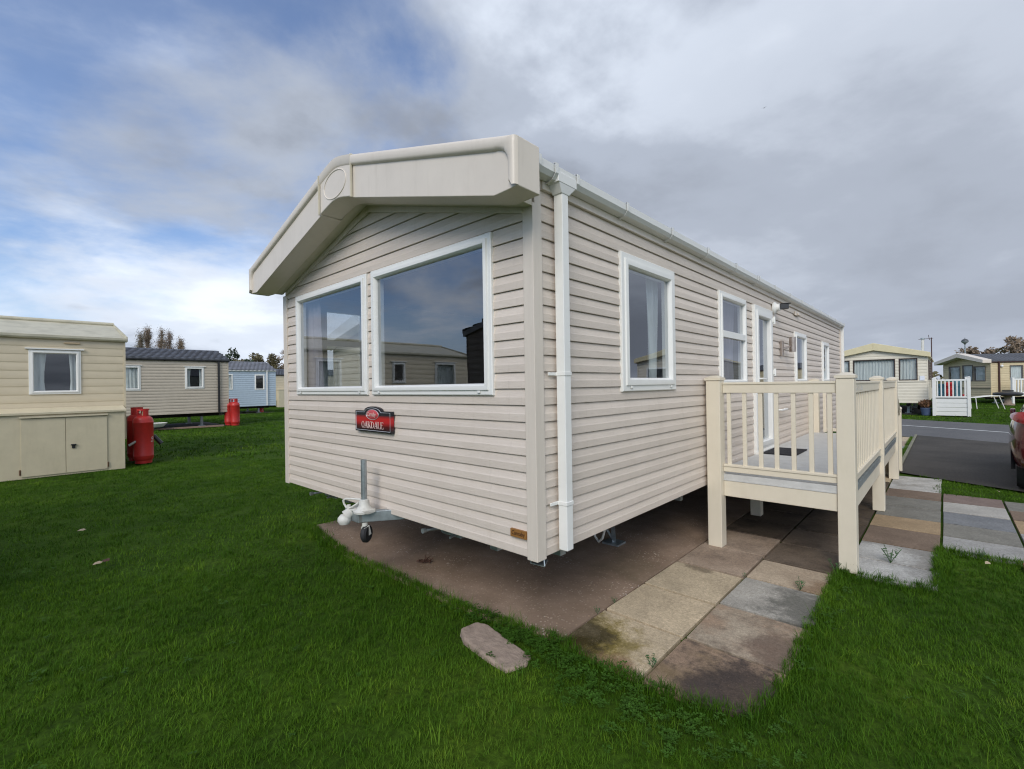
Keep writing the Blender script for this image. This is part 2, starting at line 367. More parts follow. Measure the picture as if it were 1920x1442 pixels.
# ------------------------------------------------------------------ ground surfaces
def poly_sheet(name, pts, z, m_, thick=0.0, **props):
    mb = MB(); mb.prism(pts, lambda p: (p[0], p[1], z), lambda p: (p[0], p[1], z - max(thick, 0.001))) if thick else mb.add([(x, y, z) for x, y in pts], [tuple(range(len(pts)))])
    return mb.build(name, m_, **props)
def grass_ground_fn(t, c, pos, noise, b):
    r1 = ramp(t, [(0.3, (0.022, 0.050, 0.004)), (0.55, (0.042, 0.085, 0.006)), (0.75, (0.070, 0.115, 0.010))]); t.links.new(noise(0.7, (1, 1, 1), 6), r1.inputs[0])
    r2_ = ramp(t, [(0.3, 0.55), (0.7, 1.3)]); t.links.new(noise(28, (1, 1, 1), 4), r2_.inputs[0])
    return mixc(t, 1.0, r1.outputs[0], r2_.outputs[0], 'MULTIPLY')
M_LAWN = mat('lawn_soil_and_turf', (0.03, 0.06, 0.01), 0.95, spec=0.1, fn=grass_ground_fn, bump=1.0, bscale=45)
def blade_fn(t, c, pos, noise, b):
    b.inputs['Transmission Weight'].default_value = 0.0
    r1 = ramp(t, [(0.28, (0.024, 0.066, 0.004)), (0.46, (0.045, 0.110, 0.006)), (0.60, (0.070, 0.150, 0.010)), (0.76, (0.115, 0.178, 0.020))]); t.links.new(noise(0.55, (1, 1, 1), 7, 0.62), r1.inputs[0])
    oi = N(t, 'ShaderNodeObjectInfo'); r2_ = ramp(t, [(0.0, (0.62, 0.68, 0.6)), (0.5, (1, 1, 1)), (0.9, (1.3, 1.2, 1.1)), (1.0, (1.9, 1.45, 1.6))]); t.links.new(oi.outputs['Random'], r2_.inputs[0])
    return mixc(t, 1.0, r1.outputs[0], r2_.outputs[0], 'MULTIPLY')
M_BLADE = mat('grass_blade', (0.04, 0.1, 0.01), 0.6, spec=0.10, fn=blade_fn)
M_CLOVER = mat('clover_leaf', (0.038, 0.092, 0.010), 0.6, spec=0.12, var=0.35, vscale=25)
mb = MB(); g = [-600, -60, -26, -14, -8, -4, -1, 2, 5, 10, 20, 45, 90, 600]
mb.add([(x, y, -0.03) for y in g for x in g], [(j * len(g) + i, j * len(g) + i + 1, (j + 1) * len(g) + i + 1, (j + 1) * len(g) + i) for j in range(len(g) - 1) for i in range(len(g) - 1)])
lawn = mb.build('ground', M_LAWN, kind='structure')

def pad_fn(t, c, pos, noise, b):
    base = ramp(t, [(0.3, (0.19, 0.132, 0.090)), (0.55, (0.30, 0.215, 0.155)), (0.75, (0.42, 0.31, 0.235))]); t.links.new(noise(1.6, (1, 1, 1), 8, 0.65), base.inputs[0])
    v = N(t, 'ShaderNodeTexVoronoi', i_Scale=44.0); t.links.new(pos, v.inputs['Vector'])
    sp = ramp(t, [(0.26, 1.0), (0.36, 0.0)]); t.links.new(v.outputs['Distance'], sp.inputs[0]); sc_ = N(t, 'ShaderNodeSeparateColor'); t.links.new(v.outputs['Color'], sc_.inputs[0]); pk_ = ramp(t, [(0.45, 0.0), (0.7, 1.0)]); t.links.new(sc_.outputs[0], pk_.inputs[0])
    sel = ramp(t, [(0.52, 0.0), (0.62, 1.0)]); t.links.new(noise(2.4, (1, 1, 1), 5, 0.6, (9, 2, 0)), sel.inputs[0])
    f = mth(t, 'MULTIPLY', mth(t, 'MULTIPLY', sp.outputs[0], pk_.outputs[0]), mth(t, 'ADD', mth(t, 'MULTIPLY', sel.outputs[0], 0.70), 0.30))
    sc = mixc(t, sc_.outputs[1], (0.50, 0.36, 0.24), (0.62, 0.56, 0.50))
    c1 = mixc(t, f, base.outputs[0], sc)
    moss = ramp(t, [(0.55, 0.0), (0.72, 0.5)]); t.links.new(noise(1.1, (1, 1, 1), 6, 0.6, (4, 8, 2)), moss.inputs[0])
    return mixc(t, moss.outputs[0], c1, (0.075, 0.065, 0.03))
M_PAD = mat('exposed_aggregate_concrete', (0.2, 0.15, 0.12), 0.85, spec=0.25, fn=pad_fn, bump=0.7, bscale=110)
poly_sheet('hardstanding', [(-3.72, 0.31), (-3.2, 0.21), (-2.55, 0.118), (-1.6, 0.13), (-0.88, 0.13), (-0.40, 0.195), (-0.05, 0.265), (-0.05, 11.6), (-3.72, 11.6)], 0.0, M_PAD, thick=0.1, kind='structure')

def tar_fn(lo, hi, speck):
    def f(t, c, pos, noise, b):
        r1 = ramp(t, [(0.3, lo), (0.7, hi)]); t.links.new(noise(0.9, (1, 1, 1), 7, 0.6), r1.inputs[0])
        r2_ = ramp(t, [(0.35, 0.6), (0.65, 1.4)]); t.links.new(noise(38, (1, 1, 1), 3), r2_.inputs[0])
        c1 = mixc(t, 1.0, r1.outputs[0], r2_.outputs[0], 'MULTIPLY')
        r3 = ramp(t, [(0.72, 0.0), (0.76, speck)]); t.links.new(noise(120, (1, 1, 1), 2, 0.5, (3, 3, 3)), r3.inputs[0])
        return mixc(t, r3.outputs[0], c1, (0.3, 0.28, 0.25))
    return f
M_DRIVE = mat('dark_tarmac', (0.05, 0.045, 0.04), 0.8, spec=0.3, fn=tar_fn((0.034, 0.030, 0.025), (0.075, 0.066, 0.056), 0.5), bump=0.6, bscale=120)
M_ROAD = mat('grey_tarmac', (0.1, 0.1, 0.1), 0.75, spec=0.35, fn=tar_fn((0.085, 0.085, 0.088), (0.125, 0.122, 0.12), 0.25), bump=0.4, bscale=120)
M_LINE = mat('white_road_paint', (0.7, 0.7, 0.68), 0.6, var=0.15, vscale=8)
M_GRIT = mat('pinkish_grit', (0.22, 0.17, 0.15), 0.9, var=0.25, vscale=30, bump=0.6, bscale=90)
# road runs along direction (0.874,-0.485)
rd = Vector((0.874, -0.485)); rn = Vector((0.485, 0.874)); rp = Vector((0.61, 19.63))
def rq(s, t_): p = rp + rd * s + rn * t_; return (p.x, p.y)
poly_sheet('road', [rq(-70, -3.6), rq(60, -3.6), rq(60, 3.0), rq(-70, 3.0)], -0.006, M_ROAD, kind='structure')
poly_sheet('road_marking', [rq(-70, -0.06), rq(60, -0.06), rq(60, 0.06), rq(-70, 0.06)], -0.002, M_LINE, kind='structure')
poly_sheet('verge_grit', [rq(2.2, 3.0), rq(30, 3.0), rq(30, 4.6), rq(3.4, 4.6)], -0.004, M_GRIT, kind='structure')
poly_sheet('parking_bay', [(1.17, 8.52), (1.80, 8.12), (5.2, 6.3), (9.0, 4.2), (9.0, 11.0), (1.17, 15.9)], -0.002, M_DRIVE, kind='structure')
M_KERB = mat('concrete_kerb', (0.20, 0.19, 0.14), 0.85, var=0.2, vscale=6, dirt=0.8, dirtcol=(0.08, 0.09, 0.03), dscale=4)
kb = MB().box(1.11, 1.165, 8.5, 15.85, -0.05, 0.03).build('kerb', M_KERB, kind='structure', bevel=0.01)

# paving slabs ------------------------------------------------------
SLABM = {}
def slab_mat(key, col, a=None, b_=None, amt=0.0, amt2=0.0, sc=2.2, mask=None):
    """a slab of its own colour with stains a and b_; mask is a stain with a place of its own: (x, y, radius, colour, strength)"""
    def fn(t, c, pos, noise, b):
        off = (RNG.random() * 50, RNG.random() * 50, 0)
        r0 = ramp(t, [(0.3, tuple(x * 0.86 for x in col)), (0.7, tuple(min(1, x * 1.12) for x in col))]); t.links.new(noise(7, (1, 1, 1), 8, 0.68, off), r0.inputs[0]); cc = r0.outputs[0]
        if a is not None:
            r1 = ramp(t, [(0.45, 0.0), (0.68, amt)], 'EASE'); t.links.new(noise(sc, (1, 1, 1), 8, 0.62, (off[1], off[0], 3)), r1.inputs[0]); cc = mixc(t, r1.outputs[0], cc, a)
        if b_ is not None:
            r1 = ramp(t, [(0.52, 0.0), (0.64, amt2)]); t.links.new(noise(sc * 1.7, (1, 1, 1), 9, 0.7, (off[1] + 7, off[0], 9)), r1.inputs[0]); cc = mixc(t, r1.outputs[0], cc, b_)
        for (mx, my, mr, mc, ms) in (mask or []):
            d = N(t, 'ShaderNodeVectorMath', operation='DISTANCE'); t.links.new(pos, d.inputs[0]); d.inputs[1].default_value = (mx, my, 0)
            dd = mth(t, 'ADD', d.outputs['Value'], mth(t, 'MULTIPLY', mth(t, 'SUBTRACT', noise(7, (1, 1, 1), 9, 0.72, off), 0.5), 1.7 * mr))
            rr = ramp(t, [(0.45, ms), (1.0, 0.0)], 'EASE'); t.links.new(mth(t, 'DIVIDE', dd, mr), rr.inputs[0]); cc = mixc(t, rr.outputs[0], cc, mc)
        gd = ramp(t, [(0.42, 0.0), (0.75, 0.55)]); t.links.new(noise(3.1, (1, 1, 1), 9, 0.7, (off[1] + 2, off[0] + 5, 1)), gd.inputs[0]); cc = mixc(t, gd.outputs[0], cc, tuple(x * 0.5 for x in col))
        for sc2, lo2, hi2 in ((42, .80, 1.16), (120, .78, 1.20)):
            gr = ramp(t, [(0.33, lo2), (0.67, hi2)]); t.links.new(noise(sc2, (1, 1, 1), 4, 0.7, off), gr.inputs[0]); cc = mixc(t, 1.0, cc, gr.outputs[0], 'MULTIPLY')
        sp = ramp(t, [(0.60, 0.0), (0.70, 0.45)]); t.links.new(noise(90, (1, 1, 1), 3), sp.inputs[0])
        return mixc(t, sp.outputs[0], cc, tuple(x * 0.6 for x in col))
    SLABM[key] = mat('paving_' + key, col, 0.85, spec=0.25, fn=fn, bump=0.45, bscale=70)
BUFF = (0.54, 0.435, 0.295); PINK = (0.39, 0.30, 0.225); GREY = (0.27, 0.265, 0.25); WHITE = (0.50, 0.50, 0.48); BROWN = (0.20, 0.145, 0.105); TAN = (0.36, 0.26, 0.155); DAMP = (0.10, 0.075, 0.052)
DK = (0.055, 0.045, 0.042); ALG = (0.16, 0.115, 0.015); GRN = (0.10, 0.085, 0.02)
slab_mat('buff_with_algae', BUFF, mask=[(0.04, 0.33, 0.50, (0.24, 0.18, 0.03), 0.95), (-0.01, 0.36, 0.36, (0.04, 0.03, 0.007), 0.97), (0.36, 0.24, 0.18, (0.24, 0.14, 0.09), 0.7)])
slab_mat('clean_buff', BUFF, (0.42, 0.34, 0.24), amt=0.4)
slab_mat('buff_dark_edge', (0.51, 0.415, 0.285), (0.40, 0.33, 0.23), amt=0.4, mask=[(0.2, 2.02, 0.16, (0.12, 0.09, 0.06), 0.7)])
slab_mat('pinkish_tan', PINK, (0.25, 0.18, 0.13), DK, 0.6, 0.35)
slab_mat('pink_brown_lichen', (0.32, 0.225, 0.155), (0.15, 0.11, 0.05), DK, 0.7, 0.9, 2.6, mask=[(1.0, 0.46, 0.40, (0.04, 0.032, 0.03), 0.92), (0.80, 0.36, 0.16, (0.05, 0.04, 0.036), 0.8)])
slab_mat('tan_grey_stained', (0.38, 0.315, 0.235), (0.33, 0.205, 0.13), (0.11, 0.08, 0.06), 0.75, 0.55, 2.2, mask=[(1.10, 1.0, 0.36, (0.15, 0.105, 0.08), 0.85)])
slab_mat('half_wet_grey', (0.39, 0.365, 0.32), mask=[(1.15, 1.72, 0.50, (0.15, 0.145, 0.125), 1.0)])
slab_mat('pale_pink', (0.46, 0.37, 0.27), (0.31, 0.23, 0.16), None, 0.5, mask=[(1.12, 2.15, 0.28, (0.23, 0.15, 0.09), 0.8)])
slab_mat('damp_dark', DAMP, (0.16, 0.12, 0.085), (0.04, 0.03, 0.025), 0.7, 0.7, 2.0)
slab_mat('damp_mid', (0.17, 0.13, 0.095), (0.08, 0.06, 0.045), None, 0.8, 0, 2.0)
slab_mat('white_scrubbed', (0.30, 0.29, 0.27), mask=[(1.25, 2.95, 0.42, (0.52, 0.51, 0.48), 1.0)])
slab_mat('white_scrubbed_tip', (0.28, 0.265, 0.24), mask=[(1.25, 3.42, 0.42, (0.52, 0.51, 0.48), 1.0)])
slab_mat('brown', BROWN, (0.26, 0.19, 0.14), None, 0.5)
slab_mat('tan', TAN, (0.30, 0.22, 0.14), None, 0.4)
slab_mat('grey', (0.22, 0.21, 0.18), (0.15, 0.14, 0.12), None, 0.5)
slab_mat('bluish_grey', (0.20, 0.205, 0.21), (0.15, 0.16, 0.17), None, 0.5)
slab_mat('off_white', (0.42, 0.40, 0.36), (0.33, 0.31, 0.28), None, 0.5)
slab_mat('pale_grey', (0.34, 0.33, 0.31), (0.27, 0.25, 0.22), None, 0.4)
slab_mat('white_streaky', (0.48, 0.46, 0.42), (0.27, 0.25, 0.21), (0.62, 0.61, 0.58), 0.6, 0.6, 3)
slab_mat('rosy_brown', (0.22, 0.165, 0.14), (0.16, 0.12, 0.1), None, 0.5)
M_JOINT = mat('slab_bedding_soil', (0.022, 0.018, 0.011), 0.95, var=0.4, vscale=25, bump=1, bscale=60)
paving = poly_sheet('paving', [(-0.05, 0.255), (0.10, 0.222), (0.52, 0.215), (0.62, 0.218), (0.82, 0.242), (1.0, 0.298), (1.08, 0.385), (1.112, 0.60), (1.118, 2.58), (1.16, 2.70), (1.45, 2.69), (1.72, 2.77), (1.735, 3.88), (2.93, 3.88), (2.93, 6.82), (1.74, 6.9), (1.74, 8.15), (1.10, 8.5), (1.08, 15.2), (-0.05, 15.2)], -0.032, M_JOINT, thick=0.05, kind='structure')
colx = [(-0.045, 0.525), (0.533, 1.118), (1.126, 1.722), (1.731, 2.312), (2.322, 2.91)]
def slab(cx, y0, y1, key, label=None, dz=0.0, front=None):
    x0, x1 = cx; e = 0.007; y0 += 0.002; y1 -= 0.002
    j = lambda: random.uniform(-0.006, 0.006)
    p = [(x0 + e + j() * .5, y0 + e + j() * .5), (x1 - e + j() * .5, y0 + e + j() * .5), (x1 - e + j() * .5, y1 - e + j() * .5), (x0 + e + j() * .5, y1 - e + j() * .5)]
    if front: p = list(front) + [p[2], p[3]]          # edge worn back and overgrown by the lawn
    zs = [dz + random.uniform(-0.003, 0.003) for _ in range(4)]; n = len(p)
    zz = lambda q: zs[0] + (zs[1] - zs[0]) * (q[0] - x0) / (x1 - x0) + (zs[3] - zs[0]) * (q[1] - y0) / (y1 - y0)
    mb = MB(); mb.add([(a, b, zz((a, b))) for a, b in p] + [(a, b, -0.05) for a, b in p], [tuple(range(n)), tuple(reversed(range(n, 2 * n)))] + [(i, i + n, (i + 1) % n + n, (i + 1) % n) for i in range(n)])
    o = mb.build('slab', SLABM[key], paving, bevel=0.003)
    if label: o['label'] = label
slab(colx[0], 0.2, 0.797, 'buff_with_algae', 'buff slab with a dark yellow-green algae stain at its corner', front=[(-0.038, 0.262), (0.10, 0.23), (0.30, 0.222), (0.518, 0.222)])
slab(colx[0], 0.803, 1.385, 'clean_buff'); slab(colx[0], 1.395, 2.02, 'buff_dark_edge'); slab(colx[0], 2.035, 2.635, 'pinkish_tan')
slab(colx[0], 2.645, 3.24, 'pinkish_tan')
slab(colx[1], 0.22, 0.80, 'pink_brown_lichen', 'brown slab blotched with black lichen', front=[(0.54, 0.222), (0.66, 0.226), (0.82, 0.25), (1.0, 0.305), (1.07, 0.39), (1.10, 0.58)]); slab(colx[1], 0.81, 1.42, 'tan_grey_stained'); slab(colx[1], 1.43, 2.045, 'half_wet_grey', 'pale grey slab with a dark wet half')
slab(colx[1], 2.055, 2.56, 'pale_pink')
y = 3.25; k = 0
while y < 15.1:
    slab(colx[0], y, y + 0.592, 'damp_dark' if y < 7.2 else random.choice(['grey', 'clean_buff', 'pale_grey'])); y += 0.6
y = 2.57
while y < 15.1:
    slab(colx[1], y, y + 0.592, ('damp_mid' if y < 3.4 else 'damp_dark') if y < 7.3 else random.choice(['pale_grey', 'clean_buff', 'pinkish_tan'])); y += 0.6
for y0, y1, key, lb in [(2.62, 3.18, 'white_scrubbed', 'grey slab with a white scrubbed patch beside the deck post'), (3.19, 3.77, 'white_scrubbed_tip', 'grey slab with a pointed white scrubbed patch'), (3.78, 4.45, 'brown', None), (4.46, 5.03, 'tan', None), (5.04, 5.66, 'grey', None), (5.67, 6.28, 'grey', None), (6.29, 6.86, 'brown', None), (6.87, 7.46, 'white_streaky', None), (7.47, 8.12, 'white_streaky', None)]:
    slab(colx[2], y0, y1, key, lb, front=[(1.135, 2.70), (1.45, 2.69), (1.712, 2.77)] if y0 < 2.7 else None)
for y0, y1, key in [(3.88, 4.46, 'pale_grey'), (4.47, 5.04, 'grey'), (5.05, 5.67, 'bluish_grey'), (5.68, 6.29, 'off_white'), (6.30, 6.88, 'rosy_brown')]: slab(colx[3], y0, y1, key)
for y0, y1, key in [(3.9, 4.45, 'grey'), (4.47, 5.04, 'pale_grey'), (5.05, 5.67, 'tan'), (5.68, 6.2, 'brown'), (6.22, 6.8, 'grey')]: slab(colx[4], y0, y1, key)
M_BRICK = mat('red_brick', (0.28, 0.10, 0.06), 0.85, var=0.2, vscale=20, bump=0.5)
tag(MB().box(2.245, 2.36, 3.62, 3.83, -0.04, 0.02).build('brick', M_BRICK, bevel=0.006), 'red brick set in the grass at the path edge', 'brick')
M_BLOCK = mat('pinkish_concrete_block', (0.32, 0.245, 0.19), 0.85, var=0.18, vscale=14, bump=0.6, bscale=90, dirt=0.45, dirtcol=(0.15, 0.12, 0.09), dscale=5)
mb = MB(); P = [(-0.60, -0.085), (-0.585, 0.045), (-0.50, 0.075), (-0.30, 0.045), (-0.08, 0.025), (-0.045, -0.06), (-0.09, -0.185), (-0.25, -0.18), (-0.50, -0.145)]
mb.prism(P, lambda p: (p[0], p[1], 0.002 + (p[0] + .3) * -.06), lambda p: (p[0] * 1.02, p[1] * 1.02, -0.05))
blk = mb.build('concrete_block', M_BLOCK, bevel=0.012)
sb_ = blk.modifiers.new('subdivide', 'SUBSURF'); sb_.subdivision_type = 'SIMPLE'; sb_.levels = sb_.render_levels = 5
tx_ = bpy.data.textures.new('stone_relief', 'CLOUDS'); tx_.noise_scale = 0.03; tx_.noise_depth = 4
dm_ = blk.modifiers.new('relief', 'DISPLACE'); dm_.texture = tx_; dm_.strength = 0.009; dm_.mid_level = 0.5; dm_.texture_coords = 'GLOBAL'
tag(blk, 'weathered pinkish concrete block half sunk in the lawn', 'concrete block')

# ------------------------------------------------------------------ the main caravan
W, LEN = 3.66, 11.12
CV = thing('static_caravan', 'large beige clapboard static caravan with an overhanging cream gable canopy', 'caravan', (0, 0, 0))
F_FRONT = Face((0, 0.016, 0), (-1, 0, 0), (0, -1, 0)); F_SIDE = Face((-0.016, 0, 0), (0, 1, 0), (1, 0, 0))
F_LEFT = Face((-W + 0.016, 0, 0), (0, 1, 0), (-1, 0, 0)); F_BACK = Face((0, LEN - 0.016, 0), (-1, 0, 0), (0, 1, 0))
ZB = 0.586; H = 0.1013
def hole(u0, u1, z0, z1, e=0.03): return (u0 + e, u1 - e, z0 + e, z1 - e)
fw_l = (1.868, 3.312, 1.557, 2.603); fw_r = (0.342, 1.792, 1.557, 2.603)
siding(CV, F_FRONT, 0.06, W - 0.06, ZB, 2.66, H, [hole(*fw_l), hole(*fw_r)], M_SIDING, True, gable=(1.83, 1.83, 2.668, 0.267))
sw = [(1.005, 1.948, 1.56, 2.614), (3.083, 4.005, 1.57, 2.614), (4.297, 5.118, 0.715, 2.60), (6.525, 7.36, 1.575, 2.425), (8.81, 9.50, 1.575, 2.40)]
siding(CV, F_SIDE, 0.05, LEN - 0.05, ZB, 2.868, H, [hole(*a) for a in sw], M_SIDING, True)
lw = (0.40, 1.00, 1.557, 2.60)
siding(CV, F_LEFT, 0.05, LEN - 0.05, ZB, 2.868, H, [hole(*lw)], M_SIDING, False)
siding(CV, F_BACK, 0.05, W - 0.05, ZB, 2.66, H, [], M_SIDING, False, gable=(1.83, 1.83, 2.668, 0.267))
window(CV, F_FRONT, *fw_l, fw_=0.078, curtain=[(2.98, 3.26)], cmat=M_CURT, latch=True, proud=0.033)
window(CV, F_FRONT, *fw_r, fw_=0.078, curtain=[(0.38, 0.43)], cmat=M_CURT, latch=True, proud=0.033)
window(CV, F_SIDE, *sw[0], fw_=0.105, curtain=[(1.66, 1.86)], cmat=M_NET, latch=True, proud=0.033)
window(CV, F_SIDE, *sw[1], fw_=0.08, curtain=[(3.2, 3.9)], cmat=M_CURT, transom=(2.115, 2.185), proud=0.033)
window(CV, F_SIDE, *sw[3], fw_=0.085, proud=0.033); window(CV, F_SIDE, *sw[4], fw_=0.085, curtain=[(8.9, 9.4)], proud=0.033)
window(CV, F_LEFT, *lw, fw_=0.07, transom=(2.13, 2.20))
# door
dr = window(CV, F_SIDE, *sw[2], fw_=0.14, name='door', proud=0.05, curtain=[(4.92, 4.99)], cmat=M_NET)
hb = MB(); hb.tube([(0.03, 4.40, 1.66), (0.075, 4.40, 1.66), (0.08, 4.44, 1.66), (0.08, 4.54, 1.655)], 0.011, 8); hb.box(0.025, 0.04, 4.385, 4.42, 1.55, 1.74); hb.build('handle', M_WHITE, dr, smooth=40)
for z in (2.42, 1.70, 0.95):
    MB().cyl((0.045, 5.128, z), (0.045, 5.128, z + 0.10), 0.016, 10).box(0.01, 0.05, 5.10, 5.15, z + 0.02, z + 0.08).build('hinge', M_WHITE, dr, smooth=40)
MB().box(-0.02, 0.06, 4.28, 5.13, 0.700, 0.735).build('sill', M_WHITE, dr, bevel=0.004)
# trims
def ltrim(pts, z0, z1): 
    mb = MB(); mb.prism(pts, lambda p: (p[0], p[1], z0), lambda p: (p[0], p[1], z1)); mb.build('corner_trim', M_TRIM, CV, bevel=0.004)
ltrim([(-0.077, -0.004), (0.004, -0.004), (0.004, 0.082), (-0.016, 0.082), (-0.016, 0.016), (-0.077, 0.016)], 0.572, 2.70)
ltrim([(-0.02, 0.016), (0.0035, 0.016), (0.0035, 0.078), (-0.02, 0.078)], 2.656, 2.86)
ltrim([(-W + 0.09, -0.004), (-W - 0.004, -0.004), (-W - 0.004, 0.082), (-W + 0.016, 0.082), (-W + 0.016, 0.016), (-W + 0.09, 0.016)], 0.572, 2.655)
ltrim([(-0.016, LEN - 0.085), (0.012, LEN - 0.085), (0.012, LEN), (-0.08, LEN), (-0.08, LEN - 0.016), (-0.016, LEN - 0.016)], 0.572, 2.86)
ltrim([(-W + 0.016, LEN - 0.085), (-W - 0.012, LEN - 0.085), (-W - 0.012, LEN), (-W + 0.08, LEN), (-W + 0.08, LEN - 0.016), (-W + 0.016, LEN - 0.016)], 0.572, 2.86)
for sgn in (1, -1):
    a = Vector((-1.83 + sgn * 1.755, 0.004, 2.652)); b = Vector((-1.83, 0.004, 3.121))
    mb = MB(); n = [(a.x, a.z), (b.x, b.z), (b.x, b.z + 0.06), (a.x, a.z + 0.06)]
    mb.prism(n, lambda p: (p[0], -0.008, p[1]), lambda p: (p[0], 0.016, p[1])); mb.build('gable_trim', M_TRIM, CV, bevel=0.003)
# side frieze under the gutter
MB().box(-0.015, 0.010, 0.09, LEN - 0.09, 2.80, 2.862).build('frieze', M_TRIM, CV, bevel=0.004)
# canopy
CX = -1.835; HALF = 1.978
def tp(s): return 3.50 - 0.286 * s
def bt(s): return 3.165 - 0.279 * s
for sg in (1, -1):
    P = [(0.272, bt(0.272)), (0.272, tp(0.272)), (HALF, tp(HALF)), (HALF, 2.668), (1.80, 2.662)]
    X = lambda p: CX + sg * p[0]
    mb = MB(); mb.prism(P, lambda p: (X(p), -0.285, p[1]), lambda p: (X(p), -0.10, p[1])); mb.build('canopy_panel', M_FASCIA, CV, bevel=0.006)
    # raised rim with a rounded inner corner
    rin = [(0.272, tp(0.272) - 0.088), (HALF - 0.19, tp(HALF - 0.19) - 0.083)]
    for k in range(0, 7):
        a = math.pi / 2 * k / 6; c0 = (HALF - 0.165, tp(HALF - 0.165) - 0.175)
        rin.append((c0[0] + 0.105 * math.sin(a), c0[1] + 0.092 * math.cos(a)))
    rin += [(HALF - 0.058, 2.70)]
    rout = [(HALF - 0.004, 2.69), (HALF - 0.004, tp(HALF) - 0.006), (0.272, tp(0.272) - 0.006)]
    outer = []; dirs = []
    for (q, z) in rin:
        if q < HALF - 0.17: outer.append((q, tp(q))); dirs.append((0, -1))
        elif z > 2.79:
            f = max(0.0, min(1.0, (q - (HALF - 0.17)) / 0.10))
            if f < 0.55: q2 = HALF - 0.17 + 0.17 * f / 0.55; outer.append((q2, tp(q2))); dirs.append((0, -1) if f < 0.4 else (-.7, -.7))
            else: z2 = tp(HALF) - (tp(HALF) - z) * (f - 0.55) / 0.45; outer.append((HALF, z2)); dirs.append((-1, 0))
        else: outer.append((HALF, 2.674)); dirs.append((-1, 0))
    mb = MB(); n = len(rin); ins = lambda o_, d_, k: (o_[0] + d_[0] * k, o_[1] + d_[1] * k)
    rows = [[(X(p), -0.283, p[1]) for p in rin], [(X((p[0] + (.006 if i > 4 else 0), 0)), -0.300, p[1] + (0.008 if i < 6 else 0.003)) for i, p in enumerate(rin)], [(X((p[0] + (.016 if i > 4 else 0), 0)), -0.309, p[1] + (0.022 if i < 6 else 0.006)) for i, p in enumerate(rin)]]
    for k, y_ in ((0.024, -0.310), (0.012, -0.306), (0.004, -0.297), (-0.001, -0.280)): rows.append([(X(ins(o_, d_, k)), y_, ins(o_, d_, k)[1]) for o_, d_ in zip(outer, dirs)])
    vs = [p for r_ in rows for p in r_]
    mb.add(vs, [(r_ * n + i, r_ * n + i + 1, (r_ + 1) * n + i + 1, (r_ + 1) * n + i) for r_ in range(len(rows) - 1) for i in range(n - 1)] + [tuple(r_ * n + i for r_ in range(len(rows))) for i in (0, n - 1)])
    mb.build('canopy_rim', M_FASCIA, CV, smooth=50)
    P = [(0.0, bt(0) + 0.012), (0.0, tp(0)), (1.84, tp(1.84)), (1.84, 2.676), (1.80, 2.674)]
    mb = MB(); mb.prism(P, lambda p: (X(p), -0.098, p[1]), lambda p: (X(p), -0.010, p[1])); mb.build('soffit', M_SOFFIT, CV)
    b = MB(); b.bar((CX + sg * 0.272, -0.300, bt(0.272)), (CX + sg * 0.272, -0.300, tp(0.272) + 0.001), 0.010, 0.020, (0, 1, 0)); b.bar((CX + sg * 0.272, -0.30, tp(0.272) - 0.002), (CX + sg * 0.272, -0.10, tp(0.272) - 0.002), 0.010, 0.012); b.build('canopy_joint', M_SOFFIT, CV, bevel=0.003)
S_ = [-0.27 + 0.54 * i / 18 for i in range(19)]
sm = lambda s, r_: math.sqrt(s * s + r_ * r_) - r_ * 0.45
P = [(s, tp(sm(s, 0.09))) for s in S_] + [(s, bt(sm(s, 0.10))) for s in reversed(S_)]
mb = MB(); mb.prism(P, lambda p: (CX + p[0], -0.292, p[1]), lambda p: (CX + p[0], -0.10, p[1])); mb.build('canopy_apex', M_FASCIA, CV, bevel=0.010)
mb = MB(); n = 19; vs = []
for s in S_: vs += [(CX + s, -0.290, tp(sm(s, 0.09)) - 0.088), (CX + s, -0.302, tp(sm(s, 0.09)) - 0.076), (CX + s, -0.302, tp(sm(s, 0.09)) - 0.008), (CX + s, -0.285, tp(sm(s, 0.09)))]
mb.add(vs, [(4 * i + k, 4 * i + k + 1, 4 * i + 5 + k, 4 * i + 4 + k) for i in range(n - 1) for k in range(3)]); mb.build('canopy_rim', M_FASCIA, CV, smooth=50)
rp_ = [(CX - 0.01 + 0.185 * math.cos(a), -0.2915, 3.275 + 0.110 * math.sin(a)) for a in (2 * math.pi * k / 40 for k in range(41))]
MB().tube(rp_, 0.006, 8, False).build('canopy_disc_ring', M_FASCIA, CV, smooth=60)
# roof
for sg in (1, -1):
    P = [(0, 3.45), (1.87, 2.945), (1.87, 2.915), (0, 3.41)]
    mb = MB(); mb.prism(P, lambda p: (-1.83 + sg * p[0], -0.11, p[1]), lambda p: (-1.83 + sg * p[0], LEN + 0.06, p[1])); mb.build('roof', mat('grey_roof_sheet', (0.2, 0.2, 0.2), 0.6) if sg == 1 else MATS['grey_roof_sheet'], CV)
